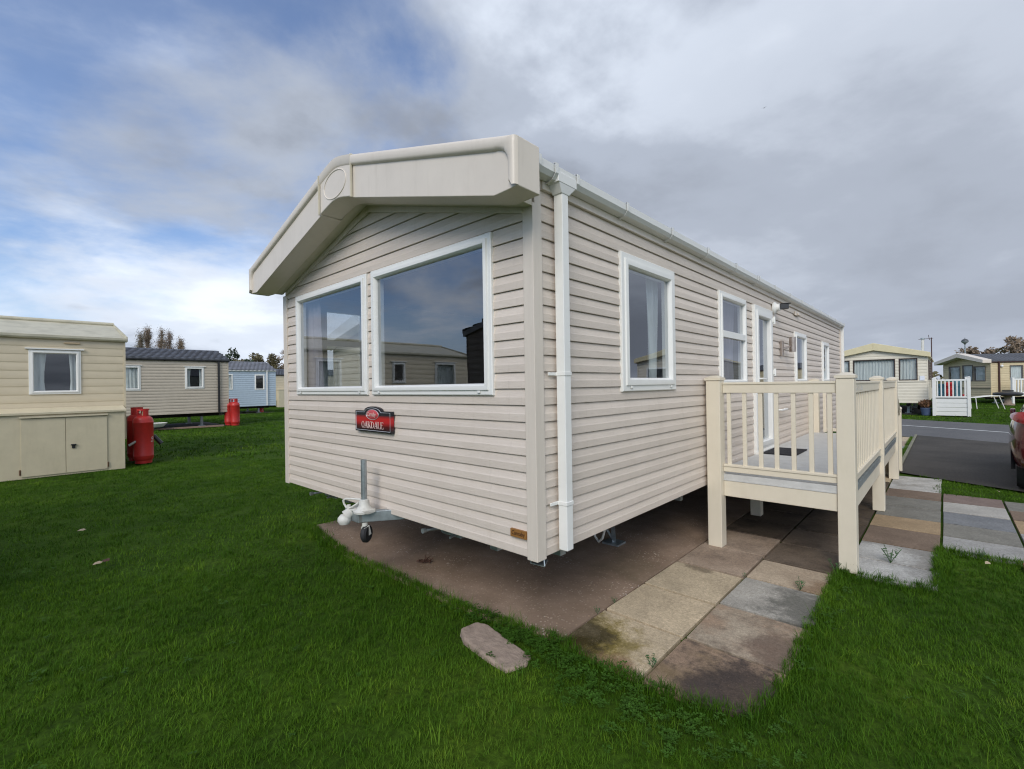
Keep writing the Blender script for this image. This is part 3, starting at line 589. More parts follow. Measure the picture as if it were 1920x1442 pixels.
# gutters
G = gutter(CV, F_SIDE, -0.06, LEN + 0.02, 2.856, M_GUTTER, step=[-0.035, 0.125, 0.345, 0.98, 1.75, 2.57, 3.42, 4.25, 4.31, 5.05, 5.9, 6.7, 7.5, 8.3, 9.1, 9.9, 10.6, 11.05])
gutter(CV, F_LEFT, -0.06, LEN + 0.02, 2.856, M_GUTTER, step=[0.2])
mb = MB(); mb.box(0.002, 0.092, 0.14, 0.33, 2.84, 2.90); mb.add([(0.0, 0.15, 2.84), (0.09, 0.15, 2.84), (0.09, 0.32, 2.84), (0.0, 0.32, 2.84), (0.01, 0.185, 2.785), (0.08, 0.185, 2.785), (0.08, 0.262, 2.785), (0.01, 0.262, 2.785)], [(0, 1, 5, 4), (1, 2, 6, 5), (2, 3, 7, 6), (3, 0, 4, 7), (4, 5, 6, 7)])
mb.build('gutter_outlet', M_GUTTER, G, bevel=0.004)
DP = MB().box(0.012, 0.077, 0.192, 0.257, 0.602, 2.80).build('downpipe', M_WHITE, CV, bevel=0.005)
for z in (1.685, 0.89): MB().box(0.008, 0.081, 0.188, 0.261, z - 0.012, z + 0.012).box(0.0, 0.012, 0.12, 0.20, z - 0.010, z + 0.010).build('pipe_clip', M_WHITE, DP, bevel=0.003)
MB().box(-0.012, 0.06, LEN + 0.002, LEN + 0.06, 0.62, 2.86).build('downpipe', M_WHITE, CV, bevel=0.005)
# name plate
mb = MB(); cxp, hw = -1.76, 0.281
def plate(hw, z0, z1, aw, ah):
    P = [(-hw, z0), (hw, z0), (hw, z1), (aw, z1)] + [(aw * math.cos(a), z1 + ah * math.sin(a)) for a in (math.pi * k / 14 for k in range(1, 14))] + [(-aw, z1), (-hw, z1)]
    return P
P = plate(hw, 1.246, 1.423, 0.132, 0.038)
NP = mb.prism(P, lambda p: (cxp + p[0], -0.030, p[1]), lambda p: (cxp + p[0], -0.004, p[1])).build('name_plate', M_SIGN, CV, label='red and black plate reading OAKDALE')
Pb = plate(hw - 0.014, 1.258, 1.411, 0.125, 0.037)
MB().tube([(cxp + p[0], -0.031, p[1]) for p in Pb + [Pb[0]]], 0.0022, 4, False).build('silver_border', M_SILVER, NP)
bz = 1.392
BG = MB().lathe((cxp, -0.030, bz), [(0.0, -0.010), (0.06, -0.009), (0.088, -0.005), (0.097, 0.0)], 32, 'y').build('badge', M_BADGE, NP, smooth=60)
for v in BG.data.vertices: v.co.z = bz + (v.co.z - bz) * 0.44
MB().tube([(cxp + 0.096 * math.cos(a), -0.0325, bz + 0.0425 * math.sin(a)) for a in (2 * math.pi * k / 36 for k in range(37))], 0.002, 4, False).build('badge_rim', M_SILVER, NP)
RX = lambda x, z, y: Matrix.Translation((x, y, z)) @ Matrix.Rotation(math.pi / 2, 4, 'X')
text_mesh('Carnaby', 0.050, 'badge_lettering', M_SIGNTXT, NP, RX(cxp, bz + 0.002, -0.042), 0.15, 0.80)
# serif capitals drawn as strokes
def serif_word(word, h, wtot, x0, zb_, y, parent, m_):
    mb = MB(); st = h * 0.17; hl = h * 0.055
    wid = {'O': 0.80, 'A': 0.80, 'K': 0.80, 'D': 0.80, 'L': 0.66, 'E': 0.68}; gap = 0.06
    tot = sum(wid[c] for c in word) + gap * (len(word) - 1); k = wtot / (tot * h); x = x0
    def q(a, b, w, thin=False):
        mb.bar((a[0], y, a[1]), (b[0], y, b[1]), 0.0015, w, (1, 0, 0) if abs(b[1] - a[1]) > abs(b[0] - a[0]) else (0, 0, 1))
    def serif(cx, z, w): q((cx - w / 2, z), (cx + w / 2, z), hl)
    for c in word:
        w = wid[c] * h * k; L_ = x; T = zb_ + h; B = zb_
        if c == 'O' or c == 'D':
            cx = L_ + w / 2; n = 24; vs = []; fs = []
            a0, a1 = (0, 2 * math.pi) if c == 'O' else (-math.pi / 2, math.pi / 2)
            ox, rx = (cx, w / 2) if c == 'O' else (L_ + st * 0.6, w - st * 0.6)
            for i in range(n + 1):
                a = a0 + (a1 - a0) * i / n
                vs += [(ox + rx * math.cos(a), y, B + h / 2 + h / 2 * math.sin(a)), (ox + (rx - st * k) * math.cos(a), y, B + h / 2 + (h / 2 - hl) * math.sin(a))]
            mb.add(vs, [(2 * i, 2 * i + 2, 2 * i + 3, 2 * i + 1) for i in range(n)])
            if c == 'D': q((L_ + st * 0.6, B), (L_ + st * 0.6, T), st * k); serif(L_ + st * 0.5, B + hl / 2, st * 1.9 * k); serif(L_ + st * 0.5, T - hl / 2, st * 1.9 * k)
        elif c == 'A':
            q((L_ + st * 0.3, B), (L_ + w * 0.48, T), hl * 1.2); q((L_ + w - st * 0.6, B), (L_ + w * 0.48, T), st * k); q((L_ + w * 0.22, B + h * 0.34), (L_ + w * 0.72, B + h * 0.34), hl)
            serif(L_ + st * 0.3, B + hl / 2, st * 1.6 * k); serif(L_ + w - st * 0.6, B + hl / 2, st * 2.0 * k)
        elif c in 'KLE':
            q((L_ + st * 0.6, B), (L_ + st * 0.6, T), st * k); serif(L_ + st * 0.6, B + hl / 2, st * 2.1 * k); serif(L_ + st * 0.6, T - hl / 2, st * 2.1 * k)
            if c == 'K': q((L_ + st, B + h * 0.42), (L_ + w * 0.86, T), hl * 1.2); q((L_ + w * 0.36, B + h * 0.56), (L_ + w * 0.88, B), st * k); serif(L_ + w * 0.86, T - hl / 2, st * 1.8 * k); serif(L_ + w * 0.88, B + hl / 2, st * 1.9 * k)
            else:
                q((L_ + st * 0.6, B + hl / 2), (L_ + w * 0.95, B + hl / 2), hl); q((L_ + w * 0.95, B), (L_ + w * 0.95, B + h * 0.26), hl)
                if c == 'E': q((L_ + st * 0.6, T - hl / 2), (L_ + w * 0.9, T - hl / 2), hl); q((L_ + w * 0.9, T), (L_ + w * 0.9, T - h * 0.22), hl); q((L_ + st * 0.6, B + h * 0.52), (L_ + w * 0.7, B + h * 0.52), hl)
        x += w + gap * h * k
    return mb.build('lettering', m_, parent)
serif_word('OAKDALE', 0.058, 0.345, cxp - 0.175, 1.276, -0.0325, NP, M_SIGNTXT)
SP = MB().box(-0.207, -0.080, -0.010, 0.004, 0.692, 0.740).build('maker_sticker', M_BRONZE, CV, label='small bronze sticker reading Carnaby')
text_mesh('Carnaby', 0.036, 'lettering', M_INK, SP, RX(-0.144, 0.717, -0.011), 0.1, 0.88)
# lamps, floodlight, vent, grab handle
M_CHROME = mat('brushed_stainless', (0.42, 0.36, 0.32), 0.35, metal=0.85, var=0.15, vscale=30)
wl = MB().cyl((0.115, 5.85, 2.06), (0.115, 5.85, 2.28), 0.045, 18).build('wall_lamp', M_CHROME, CV, smooth=40)
MB().box(0.0, 0.035, 5.62, 5.69, 1.99, 2.22).bar((0.02, 5.655, 2.10), (0.09, 5.82, 2.14), 0.03, 0.03).build('bracket', M_CHROME, wl, bevel=0.006)
fl = MB().lathe((0.0, 5.30, 2.665), [(0.085, 0.0), (0.085, 0.02), (0.055, 0.045), (0.05, 0.08), (0.03, 0.085)], 20, 'x').build('security_camera', M_WHITE, CV, smooth=40)
mb = MB(); mb.obox((0.125, 5.33, 2.672), (0.050, 0.020, 0.0), (-0.016, 0.036, 0), (0, 0, 0.034)); mb.obox((0.14, 5.335, 2.712), (0.062, 0.024, 0), (-0.018, 0.042, 0), (0, 0, 0.006)); mb.build('camera_head', M_BLACK, fl, bevel=0.012)
MB().box(0.0, 0.02, 6.55, 6.85, 2.69, 2.76).box(0.02, 0.04, 6.66, 6.84, 2.70, 2.735).build('wall_vent', M_TRIM, CV, bevel=0.005)
mb = MB(); mb.tube([(0.0, 5.42, 1.21), (0.05, 5.43, 1.21), (0.055, 5.47, 1.21), (0.055, 5.74, 1.21), (0.05, 5.78, 1.21), (0.0, 5.79, 1.21)], 0.013, 8); mb.build('grab_handle', M_WHITE, CV, smooth=50)
# inside
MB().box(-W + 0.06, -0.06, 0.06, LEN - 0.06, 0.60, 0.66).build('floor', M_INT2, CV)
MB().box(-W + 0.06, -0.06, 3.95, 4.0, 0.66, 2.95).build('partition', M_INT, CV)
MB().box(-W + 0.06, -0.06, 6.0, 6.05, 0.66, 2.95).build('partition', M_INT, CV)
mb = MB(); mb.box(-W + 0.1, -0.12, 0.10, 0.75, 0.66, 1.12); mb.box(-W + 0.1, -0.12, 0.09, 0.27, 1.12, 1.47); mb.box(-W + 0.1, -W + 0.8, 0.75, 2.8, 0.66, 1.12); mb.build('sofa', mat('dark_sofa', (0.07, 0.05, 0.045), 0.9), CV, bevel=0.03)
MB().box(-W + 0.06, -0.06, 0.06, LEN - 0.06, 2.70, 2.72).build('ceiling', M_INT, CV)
# underneath
for x in (-0.72, -2.94):
    MB().box(x - 0.04, x + 0.04, 0.35, LEN - 0.2, 0.39, 0.545).build('chassis_beam', M_STEEL, CV)
for y in (0.45, 2.4, 4.6, 6.6, 8.8, 10.6): MB().box(-W + 0.15, -0.15, y - 0.03, y + 0.03, 0.46, 0.58).build('cross_beam', M_STEEL, CV)
MB().box(-W + 0.03, -0.03, 0.03, LEN - 0.03, 0.588, 0.598).build('underfloor', M_DARK, CV)
def wheel(parent, c, r, w, axis='x', name='wheel', tyre=None, rim=None):
    wb = MB().lathe(c, [(r * 0.6, -w / 2), (r * 0.92, -w / 2), (r, -w * 0.3), (r, w * 0.3), (r * 0.92, w / 2), (r * 0.6, w / 2)], 28, axis).build(name, tyre or M_RUBBER, parent, smooth=40)
    MB().lathe(c, [(0.0, w * 0.30), (r * 0.2, w * 0.34), (r * 0.25, w * 0.2), (r * 0.55, w * 0.25), (r * 0.62, w * 0.46), (r * 0.62, -w * 0.46), (r * 0.3, -w * 0.3), (0.0, -w * 0.3)], 24, axis).build('rim', rim or M_STEEL, wb, smooth=40)
    return wb
for x in (-0.5, -3.16):
    for y in (5.35, 6.1): wheel(CV, (x, y, 0.29), 0.29, 0.17)
def steady(x, y, side):
    mb = MB(); mb.bar((x, y, 0.56), (x - 0.10 * side, y + 0.22, 0.02), 0.04, 0.025); mb.bar((x - 0.32 * side, y, 0.56), (x - 0.10 * side, y + 0.22, 0.02), 0.03, 0.02); mb.box(x - 0.10 * side - 0.09, x - 0.10 * side + 0.09, y + 0.14, y + 0.30, 0.0, 0.018); mb.build('steady_leg', M_STEEL, CV)
steady(-0.62, 1.85, 1); steady(-3.0, 1.85, -1); steady(-0.62, 8.7, 1)
mb = MB(); mb.add([(-0.10, 0.05, 0.535), (0.012, 0.05, 0.540), (-0.05, 0.16, 0.537), (-0.10, 0.05, 0.529), (0.012, 0.05, 0.534), (-0.05, 0.16, 0.531)], [(0, 1, 2), (5, 4, 3), (0, 3, 4, 1), (1, 4, 5, 2), (2, 5, 3, 0)])
mb.bar((-0.098, 0.052, 0.535), (-0.085, 0.06, 0.60), 0.006); mb.bar((0.008, 0.055, 0.537), (-0.012, 0.07, 0.60), 0.006); mb.build('corner_bracket', M_STEEL, CV)
def tail_bracket(x):
    mb = MB(); mb.box(x - 0.05, x + 0.16, 0.20, 0.26, 0.47, 0.56); mb.cyl((x - 0.07, 0.19, 0.51), (x - 0.12, 0.08, 0.505), 0.012, 8); mb.lathe((x - 0.02, 0.19, 0.515), [(0.0, -0.012), (0.035, -0.012), (0.035, 0.012), (0.0, 0.012)], 12, 'y'); mb.lathe((x - 0.122, 0.075, 0.505), [(0.0, -0.018), (0.02, -0.018), (0.02, 0.01), (0, 0.01)], 10, 'y'); mb.cyl((x + 0.12, 0.20, 0.50), (x + 0.13, 0.12, 0.49), 0.010, 8); mb.build('jack_socket', M_STEEL, CV, smooth=40)
tail_bracket(-1.08); tail_bracket(-3.05)
mb = MB(); mb.tube([(-0.55, 1.62, 0.52), (-0.53, 1.60, 0.30), (-0.56, 1.60, 0.20), (-0.60, 1.60, 0.16), (-0.64, 1.60, 0.20), (-0.65, 1.60, 0.30), (-0.63, 1.62, 0.50)], 0.012, 8, False); mb.build('cable_loop', M_CAST, CV, smooth=60)
# drawbar, coupling and jockey wheel
DB = MB(); DB.bar((-1.73, -0.20, 0.578), (-0.85, 1.05, 0.578), 0.06, 0.085); DB.bar((-1.86, -0.16, 0.578), (-2.75, 1.05, 0.578), 0.06, 0.085); DB.box(-1.90, -1.68, -0.215, -0.13, 0.535, 0.620)
DB = DB.build('drawbar', M_STEEL, CV, bevel=0.005)
mb = MB(); mb.tube([(-1.80, -0.18, 0.60), (-1.815, -0.215, 0.60), (-1.825, -0.245, 0.575)], [0.035, 0.042, 0.05], 12); mb.lathe((-1.83, -0.255, 0.545), [(0.0, -0.035), (0.04, -0.032), (0.055, -0.005), (0.052, 0.02), (0.03, 0.045), (0, 0.05)], 16); mb.cyl((-1.815, -0.225, 0.62), (-1.815, -0.225, 0.665), 0.016, 10); mb.build('coupling_head', M_CAST, DB, smooth=50)
mb = MB(); mb.tube([(-1.83, -0.235, 0.64), (-1.855, -0.245, 0.672), (-1.855, -0.25, 0.70), (-1.83, -0.24, 0.715), (-1.77, -0.20, 0.715), (-1.72, -0.17, 0.712)], 0.0085, 8); mb.tube([(-1.72, -0.19, 0.69), (-1.77, -0.215, 0.655), (-1.80, -0.23, 0.64), (-1.78, -0.22, 0.625), (-1.70, -0.18, 0.625)], 0.0075, 8); mb.build('coupling_handle', M_CAST, DB, smooth=60)
JX, JY = -1.692, -0.155
mb = MB(); mb.tube([(JX, JY, 0.60), (JX, JY, 1.036)], 0.0235, 16); JP = mb.build('jockey_tube', M_STEEL, CV, smooth=40)
MB().lathe((JX, JY, 0.612), [(0.0, 0.0), (0.085, 0.0), (0.088, 0.016), (0.060, 0.028), (0.042, 0.060), (0.038, 0.10), (0.028, 0.105), (0.0, 0.105)], 18).box(JX - 0.10, JX + 0.085, JY - 0.05, JY + 0.05, 0.618, 0.638).build('jockey_clamp', M_CAST, JP, smooth=40)
MB().cyl((JX + 0.005, JY, 0.53), (JX + 0.005, JY, 0.485), 0.024, 12).bar((JX + 0.035, JY + 0.0, 0.50), (JX + 0.03, JY + 0.02, 0.425), 0.008, 0.05).bar((JX - 0.012, JY - 0.01, 0.49), (JX - 0.012, JY + 0.0, 0.425), 0.008, 0.045).build('jockey_fork', M_CAST, JP, smooth=40)
jw = MB().lathe((0, 0, 0), [(0.02, -0.024), (0.058, -0.024), (0.070, -0.012), (0.070, 0.012), (0.058, 0.024), (0.02, 0.024)], 22, 'x').build('jockey_wheel', M_RUBBER, JP, smooth=40)
jw.location = (JX + 0.011, JY + 0.01, 0.438); jw.rotation_euler = (0, 0, R(32))

# ------------------------------------------------------------------ raised deck beside the main caravan
DK_ = thing('raised_deck', 'cream plastic veranda deck with grey floor along the beige caravan', 'deck', (0.6, 5.2, 0))
def post(x0, x1, y0, y1, z1, cap=True, parent=DK_, m_=M_DECK, name='post', s=0.010):
    p = MB().box(x0, x1, y0, y1, 0.0, z1).build(name, m_, parent, bevel=0.006, world=True)
    if cap:
        mb = MB(); c = ((x0 + x1) / 2, (y0 + y1) / 2); a, b = x1 - x0, y1 - y0
        mb.box(x0 - s, x1 + s, y0 - s, y1 + s, z1 + 0.001, z1 + 0.025)
        mb.add([(x0 - s, y0 - s, z1 + 0.0255), (x1 + s, y0 - s, z1 + 0.0255), (x1 + s, y1 + s, z1 + 0.0255), (x0 - s, y1 + s, z1 + 0.0255), (x0 + a * .3, y0 + b * .3, z1 + 0.05), (x1 - a * .3, y0 + b * .3, z1 + 0.05), (x1 - a * .3, y1 - b * .3, z1 + 0.05), (x0 + a * .3, y1 - b * .3, z1 + 0.05)], [(0, 1, 5, 4), (1, 2, 6, 5), (2, 3, 7, 6), (3, 0, 4, 7), (4, 5, 6, 7)])
        mb.build('post_cap', m_, p, bevel=0.003)
    return p
post(0.022, 0.155, 2.62, 2.752, 1.638); post(1.088, 1.217, 2.68, 2.808, 1.638); post(1.090, 1.212, 5.20, 5.322, 1.622); post(1.078, 1.204, 7.70, 7.822, 1.616); post(0.006, 0.128, 7.64, 7.762, 1.616)
post(0.012, 0.128, 4.03, 4.14, 0.50, False, name='support_leg'); post(0.012, 0.128, 6.0, 6.11, 0.50, False, name='support_leg')
BAL = MB().box(-0.0185, 0.0185, -0.0125, 0.0125, 0.0, 0.735).mesh('baluster', M_DECK)
def baluster(parent, x, y, z, off, rot=0.0, me=None):
    o = bpy.data.objects.new('baluster', me or BAL); COL.objects.link(o); o.parent = parent; o.location = (x - off[0], y - off[1], z - off[2]); o.rotation_euler = (0, 0, rot)
    b = o.modifiers.new('bevel', 'BEVEL'); b.width = 0.004; b.segments = 2
DO = (0.6, 5.2, 0)
def rail(a, b, w, h, name='rail', parent=DK_, m_=M_DECK, lip=True):
    mb = MB(); a, b = Vector(a), Vector(b); mb.bar(a, b, w, h)
    if lip: mb.bar(a + Vector((0, 0, h / 2 + 0.008)), b + Vector((0, 0, h / 2 + 0.008)), w + 0.018, 0.022)
    return mb.build(name, m_, parent, bevel=0.004, world=True)
rail((0.156, 2.722, 1.556), (1.087, 2.722, 1.556), 0.045, 0.085, 'top_rail'); rail((0.156, 2.722, 0.766), (1.087, 2.722, 0.766), 0.045, 0.055, 'bottom_rail')
for x in (0.207, 0.349, 0.490, 0.624, 0.762, 0.899, 1.038): baluster(DK_, x, 2.722, 0.79, DO)
for (y0, y1) in ((2.809, 5.199), (5.323, 7.699)):
    rail((1.158, y0, 1.548), (1.158, y1, 1.545), 0.045, 0.085, 'top_rail'); rail((1.158, y0, 0.74), (1.158, y1, 0.735), 0.045, 0.055, 'bottom_rail')
    n = 17
    for k in range(n): baluster(DK_, 1.158, y0 + (y1 - y0) * (k + 0.5) / n, 0.765, DO, math.pi / 2)
    MB().box(1.175, 1.180, y0, y1, 0.615, 0.685).box(1.158, 1.186, y0, y1, 0.672, 0.684).build('floor_edging', M_STEEL, DK_, world=True)
    MB().box(1.128, 1.172, y0, y1, 0.46, 0.612).build('fascia_board', M_DECK, DK_, bevel=0.004, world=True)
mb = MB()
for k in range(8): mb.box(1.1815, 1.1835, 2.95 + k * 0.085, 2.97 + k * 0.085, 1.525, 1.575 - 0.012 * (k % 3))
mb.build('rail_marking', MATS['grey_deck_plank'], DK_, world=True)
MB().box(0.156, 1.087, 2.700, 2.708, 0.652, 0.716).box(0.156, 1.087, 2.695, 2.708, 0.652, 0.664).build('floor_edging', M_PLANK, DK_, world=True)
MB().box(0.156, 1.087, 2.700, 2.742, 0.498, 0.650).build('fascia_board', M_DECK, DK_, bevel=0.004, world=True)
y = 2.712
pk = MB().box(0.012, 1.145, 0, 0.142, -0.024, 0).mesh('plank', M_PLANK)
while y < 7.68:
    o = bpy.data.objects.new('plank', pk); COL.objects.link(o); o.parent = DK_; o.location = (-DO[0], y - DO[1], 0.706); y += 0.1465
for x in (0.1, 0.6, 1.08): MB().box(x - 0.03, x + 0.03, 2.76, 7.68, 0.54, 0.68).build('joist', M_STEEL, DK_, world=True)
gt = MB().box(0.185, 0.235, 7.68, 7.72, 0.715, 1.50).box(1.02, 1.07, 7.68, 7.72, 0.715, 1.50).build('gate', M_DECK, DK_, bevel=0.004, world=True)
mb = MB().box(0.236, 1.019, 7.682, 7.718, 0.735, 0.79).box(0.236, 1.019, 7.682, 7.718, 1.43, 1.50); mb.build('gate_rail', M_DECK, gt, bevel=0.004)
bg_ = MB().box(-0.0185, 0.0185, -0.012, 0.012, 0.0, 0.64).mesh('baluster', M_DECK)
for k in range(7): baluster(gt, 0.30 + k * 0.11, 7.70, 0.79, (0, 0, 0), 0, bg_)
# steps behind the deck
for k, (ya, z) in enumerate(((7.84, 0.53), (8.10, 0.355), (8.36, 0.18))):
    MB().box(0.14, 1.07, ya, ya + 0.27, z - 0.03, z).build('tread', M_PLANK, DK_, world=True, bevel=0.004)
    MB().box(0.16, 1.06, ya + 0.235, ya + 0.255, 0.0, z - 0.031).build('riser', M_DECK, DK_, world=True)
MB().box(1.075, 1.10, 7.83, 8.60, 0.0, 0.30).build('stair_side', M_DECK, DK_, world=True)
post(1.138, 1.202, 8.62, 8.69, 1.095, True, name='newel_post', s=0.006)
rail((1.165, 7.823, 1.40), (1.165, 8.62, 1.02), 0.04, 0.05, 'handrail')
mt = MB().box(-0.0, 0.42, -0.33, 0.33, 0.0, 0.014).build('door_mat', M_MAT, bevel=0.005); mt.location = (0.012, 4.72, 0.708)
tag(mt, 'charcoal doormat on the grey deck in front of the door', 'doormat')

# ------------------------------------------------------------------ neighbouring caravans
def soft_profile(h): return [(0.0, 0.002), (0.12 * h, 0.008), (0.40 * h, 0.010), (0.60 * h, 0.0075), (0.85 * h, 0.004), (h, 0.002)]
def caravan(label, loc, rot=0, W=3.66, L=10, zb=0.6, zt=2.75, rise=0.5, h=0.16, msid=None, mtrim=None, mroof=None, tile=True, front=(), side=(), fmat=None, fcurt=True, pipe=None, mgut=None, overhang=0.25, fascia=None, mfas=None, over_y=0.03, profile=None, curts=None, hood=None, group='neighbouring static caravans', proud=0.03):
    cv = thing('static_caravan', label, 'caravan', loc, rot, group); GL2 = MATS.get('neighbour_glass') or glass_mat('neighbour_glass', (0.78, 0.8, 0.8), 0.09)
    msid = msid or M_SIDING; mtrim = mtrim or M_TRIM; hl = W / 2; sl = rise / hl
    Ff = Face((0, 0.014, 0), (-1, 0, 0), (0, -1, 0)); Fs = Face((-0.014, 0, 0), (0, 1, 0), (1, 0, 0)); Fl = Face((-W + 0.014, 0, 0), (0, 1, 0), (-1, 0, 0)); Fb = Face((0, L - 0.014, 0), (-1, 0, 0), (0, 1, 0))
    prof = profile(h) if profile else board_profile(h)
    siding(cv, Ff, 0.03, W - 0.03, zb, zt, h, [hole(*a[:4]) for a in front], msid, False, (hl, hl, zt, sl), prof)
    siding(cv, Fs, 0.03, L - 0.03, zb, zt, h, [hole(*a[:4]) for a in side], msid, False, None, prof)
    siding(cv, Fl, 0.03, L - 0.03, zb, zt, h, [], msid, False, None, prof)
    siding(cv, Fb, 0.03, W - 0.03, zb, zt, h, [], msid, False, (hl, hl, zt, sl), prof)
    for f, ws in ((Ff, front), (Fs, side)):
        for a in ws:
            kind = a[4] if len(a) > 4 else 'dark'
            u0, u1 = a[0], a[1]
            cu = {'dark': None, 'net': [(u0 + 0.04, u1 - 0.04)], 'pair': [(u0 + 0.05, u0 + (u1 - u0) * 0.34), (u1 - (u1 - u0) * 0.24, u1 - 0.05)]}[kind]
            window(cv, f, *a[:4], fw_=a[5] if len(a) > 5 else 0.085, m_=fmat or M_WHITE, curtain=cu, cmat=M_NET, proud=proud, hood=hood, glass=GL2)
    for (x, y) in ((0, 0), (-W, 0), (0, L), (-W, L)):
        MB().box(x - 0.03 if x == 0 else x - 0.006, x + 0.006 if x == 0 else x + 0.03, y - 0.006 if y == 0 else y - 0.03, y + 0.03 if y == 0 else y + 0.006, zb - 0.02, zt).build('corner_trim', mtrim, cv)
    ov = overhang
    for sg in (1, -1):
        if tile:
            def ff(u, s, hh, sg=sg):
                d = s / math.hypot(1, sl); x = hl + 0.06 - d; return Vector((-hl + sg * x, u, zt + 0.075 + sl * d + hh))
            t = tiled_slope(ff, -over_y, L + over_y, (hl + 0.06) * math.hypot(1, sl)); t.build('roof_tiles', mroof, cv, smooth=25, kind='stuff')
        P = [(0, zt + rise + 0.062), (hl + 0.05, zt + 0.045), (hl + 0.05, zt + 0.01), (0, zt + rise + 0.02)]
        mb = MB(); mb.prism(P, lambda p: (-hl + sg * p[0], -over_y + 0.01, p[1]), lambda p: (-hl + sg * p[0], L + over_y - 0.01, p[1])); mb.build('roof', mroof, cv)
        for yy in (-over_y - 0.012, L + over_y - 0.012):
            P = [(0, zt + rise + 0.10), (hl + 0.07, zt + 0.10), (hl + 0.07, zt - 0.01), (0, zt + rise - 0.02)]
            mb = MB(); mb.prism(P, lambda p: (-hl + sg * p[0], yy, p[1]), lambda p: (-hl + sg * p[0], yy + 0.022, p[1])); mb.build('bargeboard', mfas or mroof, cv)
    MB().cyl((-hl, -over_y, zt + rise + 0.09), (-hl, L + over_y, zt + rise + 0.09), 0.045, 8).build('ridge_cap', mroof, cv, smooth=60)
    gutter(cv, Fs, -0.03, L + 0.03, zt - 0.01, mgut or M_GUTTER, step=list(np.arange(0.4, L, 2.4)))
    if pipe is not None: MB().box(0.012, 0.082, pipe, pipe + 0.075, zb + 0.02, zt).build('downpipe', mgut or M_GUTTER, cv)
    MB().box(-W + 0.05, -0.05, 0.05, L - 0.05, zb + 0.005, zb + 0.03).build('floor', M_DARK, cv)
    mb = MB(); mb.box(-W * .5 - 0.015, -W * .5 + 0.015, 0.5, L - 0.2, zb + 0.03, zt); mb.build('partition', M_INT2, cv)
    for x in (-0.75, -W + 0.75): MB().box(x - 0.04, x + 0.04, 0.3, L - 0.2, zb - 0.17, zb).build('chassis_beam', M_DARK, cv)
    for x in (-0.45, -W + 0.45): wheel(cv, (x, L * 0.52, 0.28), 0.28, 0.17)
    for y in (0.9, L * 0.3, L * 0.72, L - 0.9):
        for x in (-0.75, -W + 0.75): MB().box(x - 0.05, x + 0.05, y - 0.05, y + 0.05, 0.0, zb - 0.17).box(x - 0.12, x + 0.12, y - 0.12, y + 0.12, -0.01, 0.04).build('axle_stand', M_STEEL, cv)
    if fascia:
        zo, zi, dep = fascia        # band: height at tip, at apex, depth
        for sg in (1, -1):
            P = [(0, zt + rise + 0.20), (hl + 0.10, zt + 0.20), (hl + 0.10, zt + 0.20 - zo), (0, zt + rise + 0.20 - zi)]
            mb = MB(); mb.prism(P, lambda p: (-hl + sg * p[0], -dep, p[1]), lambda p: (-hl + sg * p[0], -0.02, p[1])); mb.build('canopy_panel', mfas, cv, bevel=0.015)
    return cv, Ff, Fs
M_CREAMAL = mat('cream_painted_aluminium', (0.60, 0.52, 0.375), 0.45, var=0.05, vscale=2, stretch=(1, 1, 4), dirt=0.2, dirtcol=(0.40, 0.33, 0.22), dscale=2.5, dstretch=(1, 1, 0.6))
M_CREAMROOF = mat('weathered_cream_roof', (0.50, 0.47, 0.36), 0.6, var=0.10, vscale=4, dirt=0.5, dirtcol=(0.26, 0.25, 0.18), dscale=3)
M_CABINET = mat('cream_steel_cabinet', (0.59, 0.525, 0.375), 0.45, var=0.05, vscale=5, dirt=0.25, dirtcol=(0.38, 0.33, 0.2), dscale=4, dstretch=(2, 2, 0.5), bump=0.05, bscale=200)
M_TAUPE = mat('taupe_siding', (0.48, 0.42, 0.335), 0.5, var=0.05, vscale=6)
M_BLUE = mat('powder_blue_siding', (0.42, 0.505, 0.585), 0.5, var=0.05, vscale=6)
M_TILE = mat('anthracite_roof_tile', (0.075, 0.08, 0.095), 0.5, var=0.22, vscale=5)
M_TILE2 = mat('grey_roof_tile', (0.16, 0.165, 0.185), 0.5, var=0.18, vscale=5)
M_PALE = mat('pale_cream_siding', (0.72, 0.66, 0.53), 0.45, var=0.04, vscale=4)
M_YELLOW = mat('pale_yellow_trim', (0.66, 0.58, 0.36), 0.45, var=0.05, vscale=4, dirt=0.2, dirtcol=(0.4, 0.36, 0.22))
M_WOODFR = mat('dark_brown_window_frame', (0.055, 0.035, 0.028), 0.5)
M_GREYFR = mat('grey_brown_window_frame', (0.15, 0.125, 0.10), 0.5)
M_BEIGE2 = mat('buttermilk_siding', (0.58, 0.48, 0.30), 0.5, var=0.05, vscale=5)
M_CHOC = mat('dark_chocolate_siding', (0.045, 0.035, 0.03), 0.5, var=0.1)
M_BROWNPIPE = mat('dark_brown_downpipe', (0.06, 0.025, 0.022), 0.4)

# cream one on the left with a storage cabinet
cvA, FfA, FsA = caravan('older cream aluminium caravan behind the cream storage cabinet', (-11.5, -9.9, 0), 0, L=9.56, zb=0.60, zt=2.72, rise=0.47, h=0.162, msid=M_CREAMAL, mtrim=M_CREAMAL, mroof=M_CREAMROOF, tile=False, profile=soft_profile, side=[(0.8, 1.7, 1.58, 2.49, 'net'), (2.95, 3.45, 1.75, 2.45, 'dark'), (5.2, 6.0, 1.58, 2.49, 'net'), (8.075, 8.84, 1.585, 2.485, 'pair', 0.075)], mgut=M_CREAMROOF, hood=M_WHITE)
MB().box(0.0, 0.03, 8.58, 8.83, 2.62, 2.655).build('wall_vent', mat('buff_vent', (0.5, 0.38, 0.24), 0.5), cvA, bevel=0.01)
MB().box(-W / 2, 0.045, 7.18, 7.20, 2.7, 2.71).build('roof_seam', M_CREAMROOF, cvA)
mb = MB()
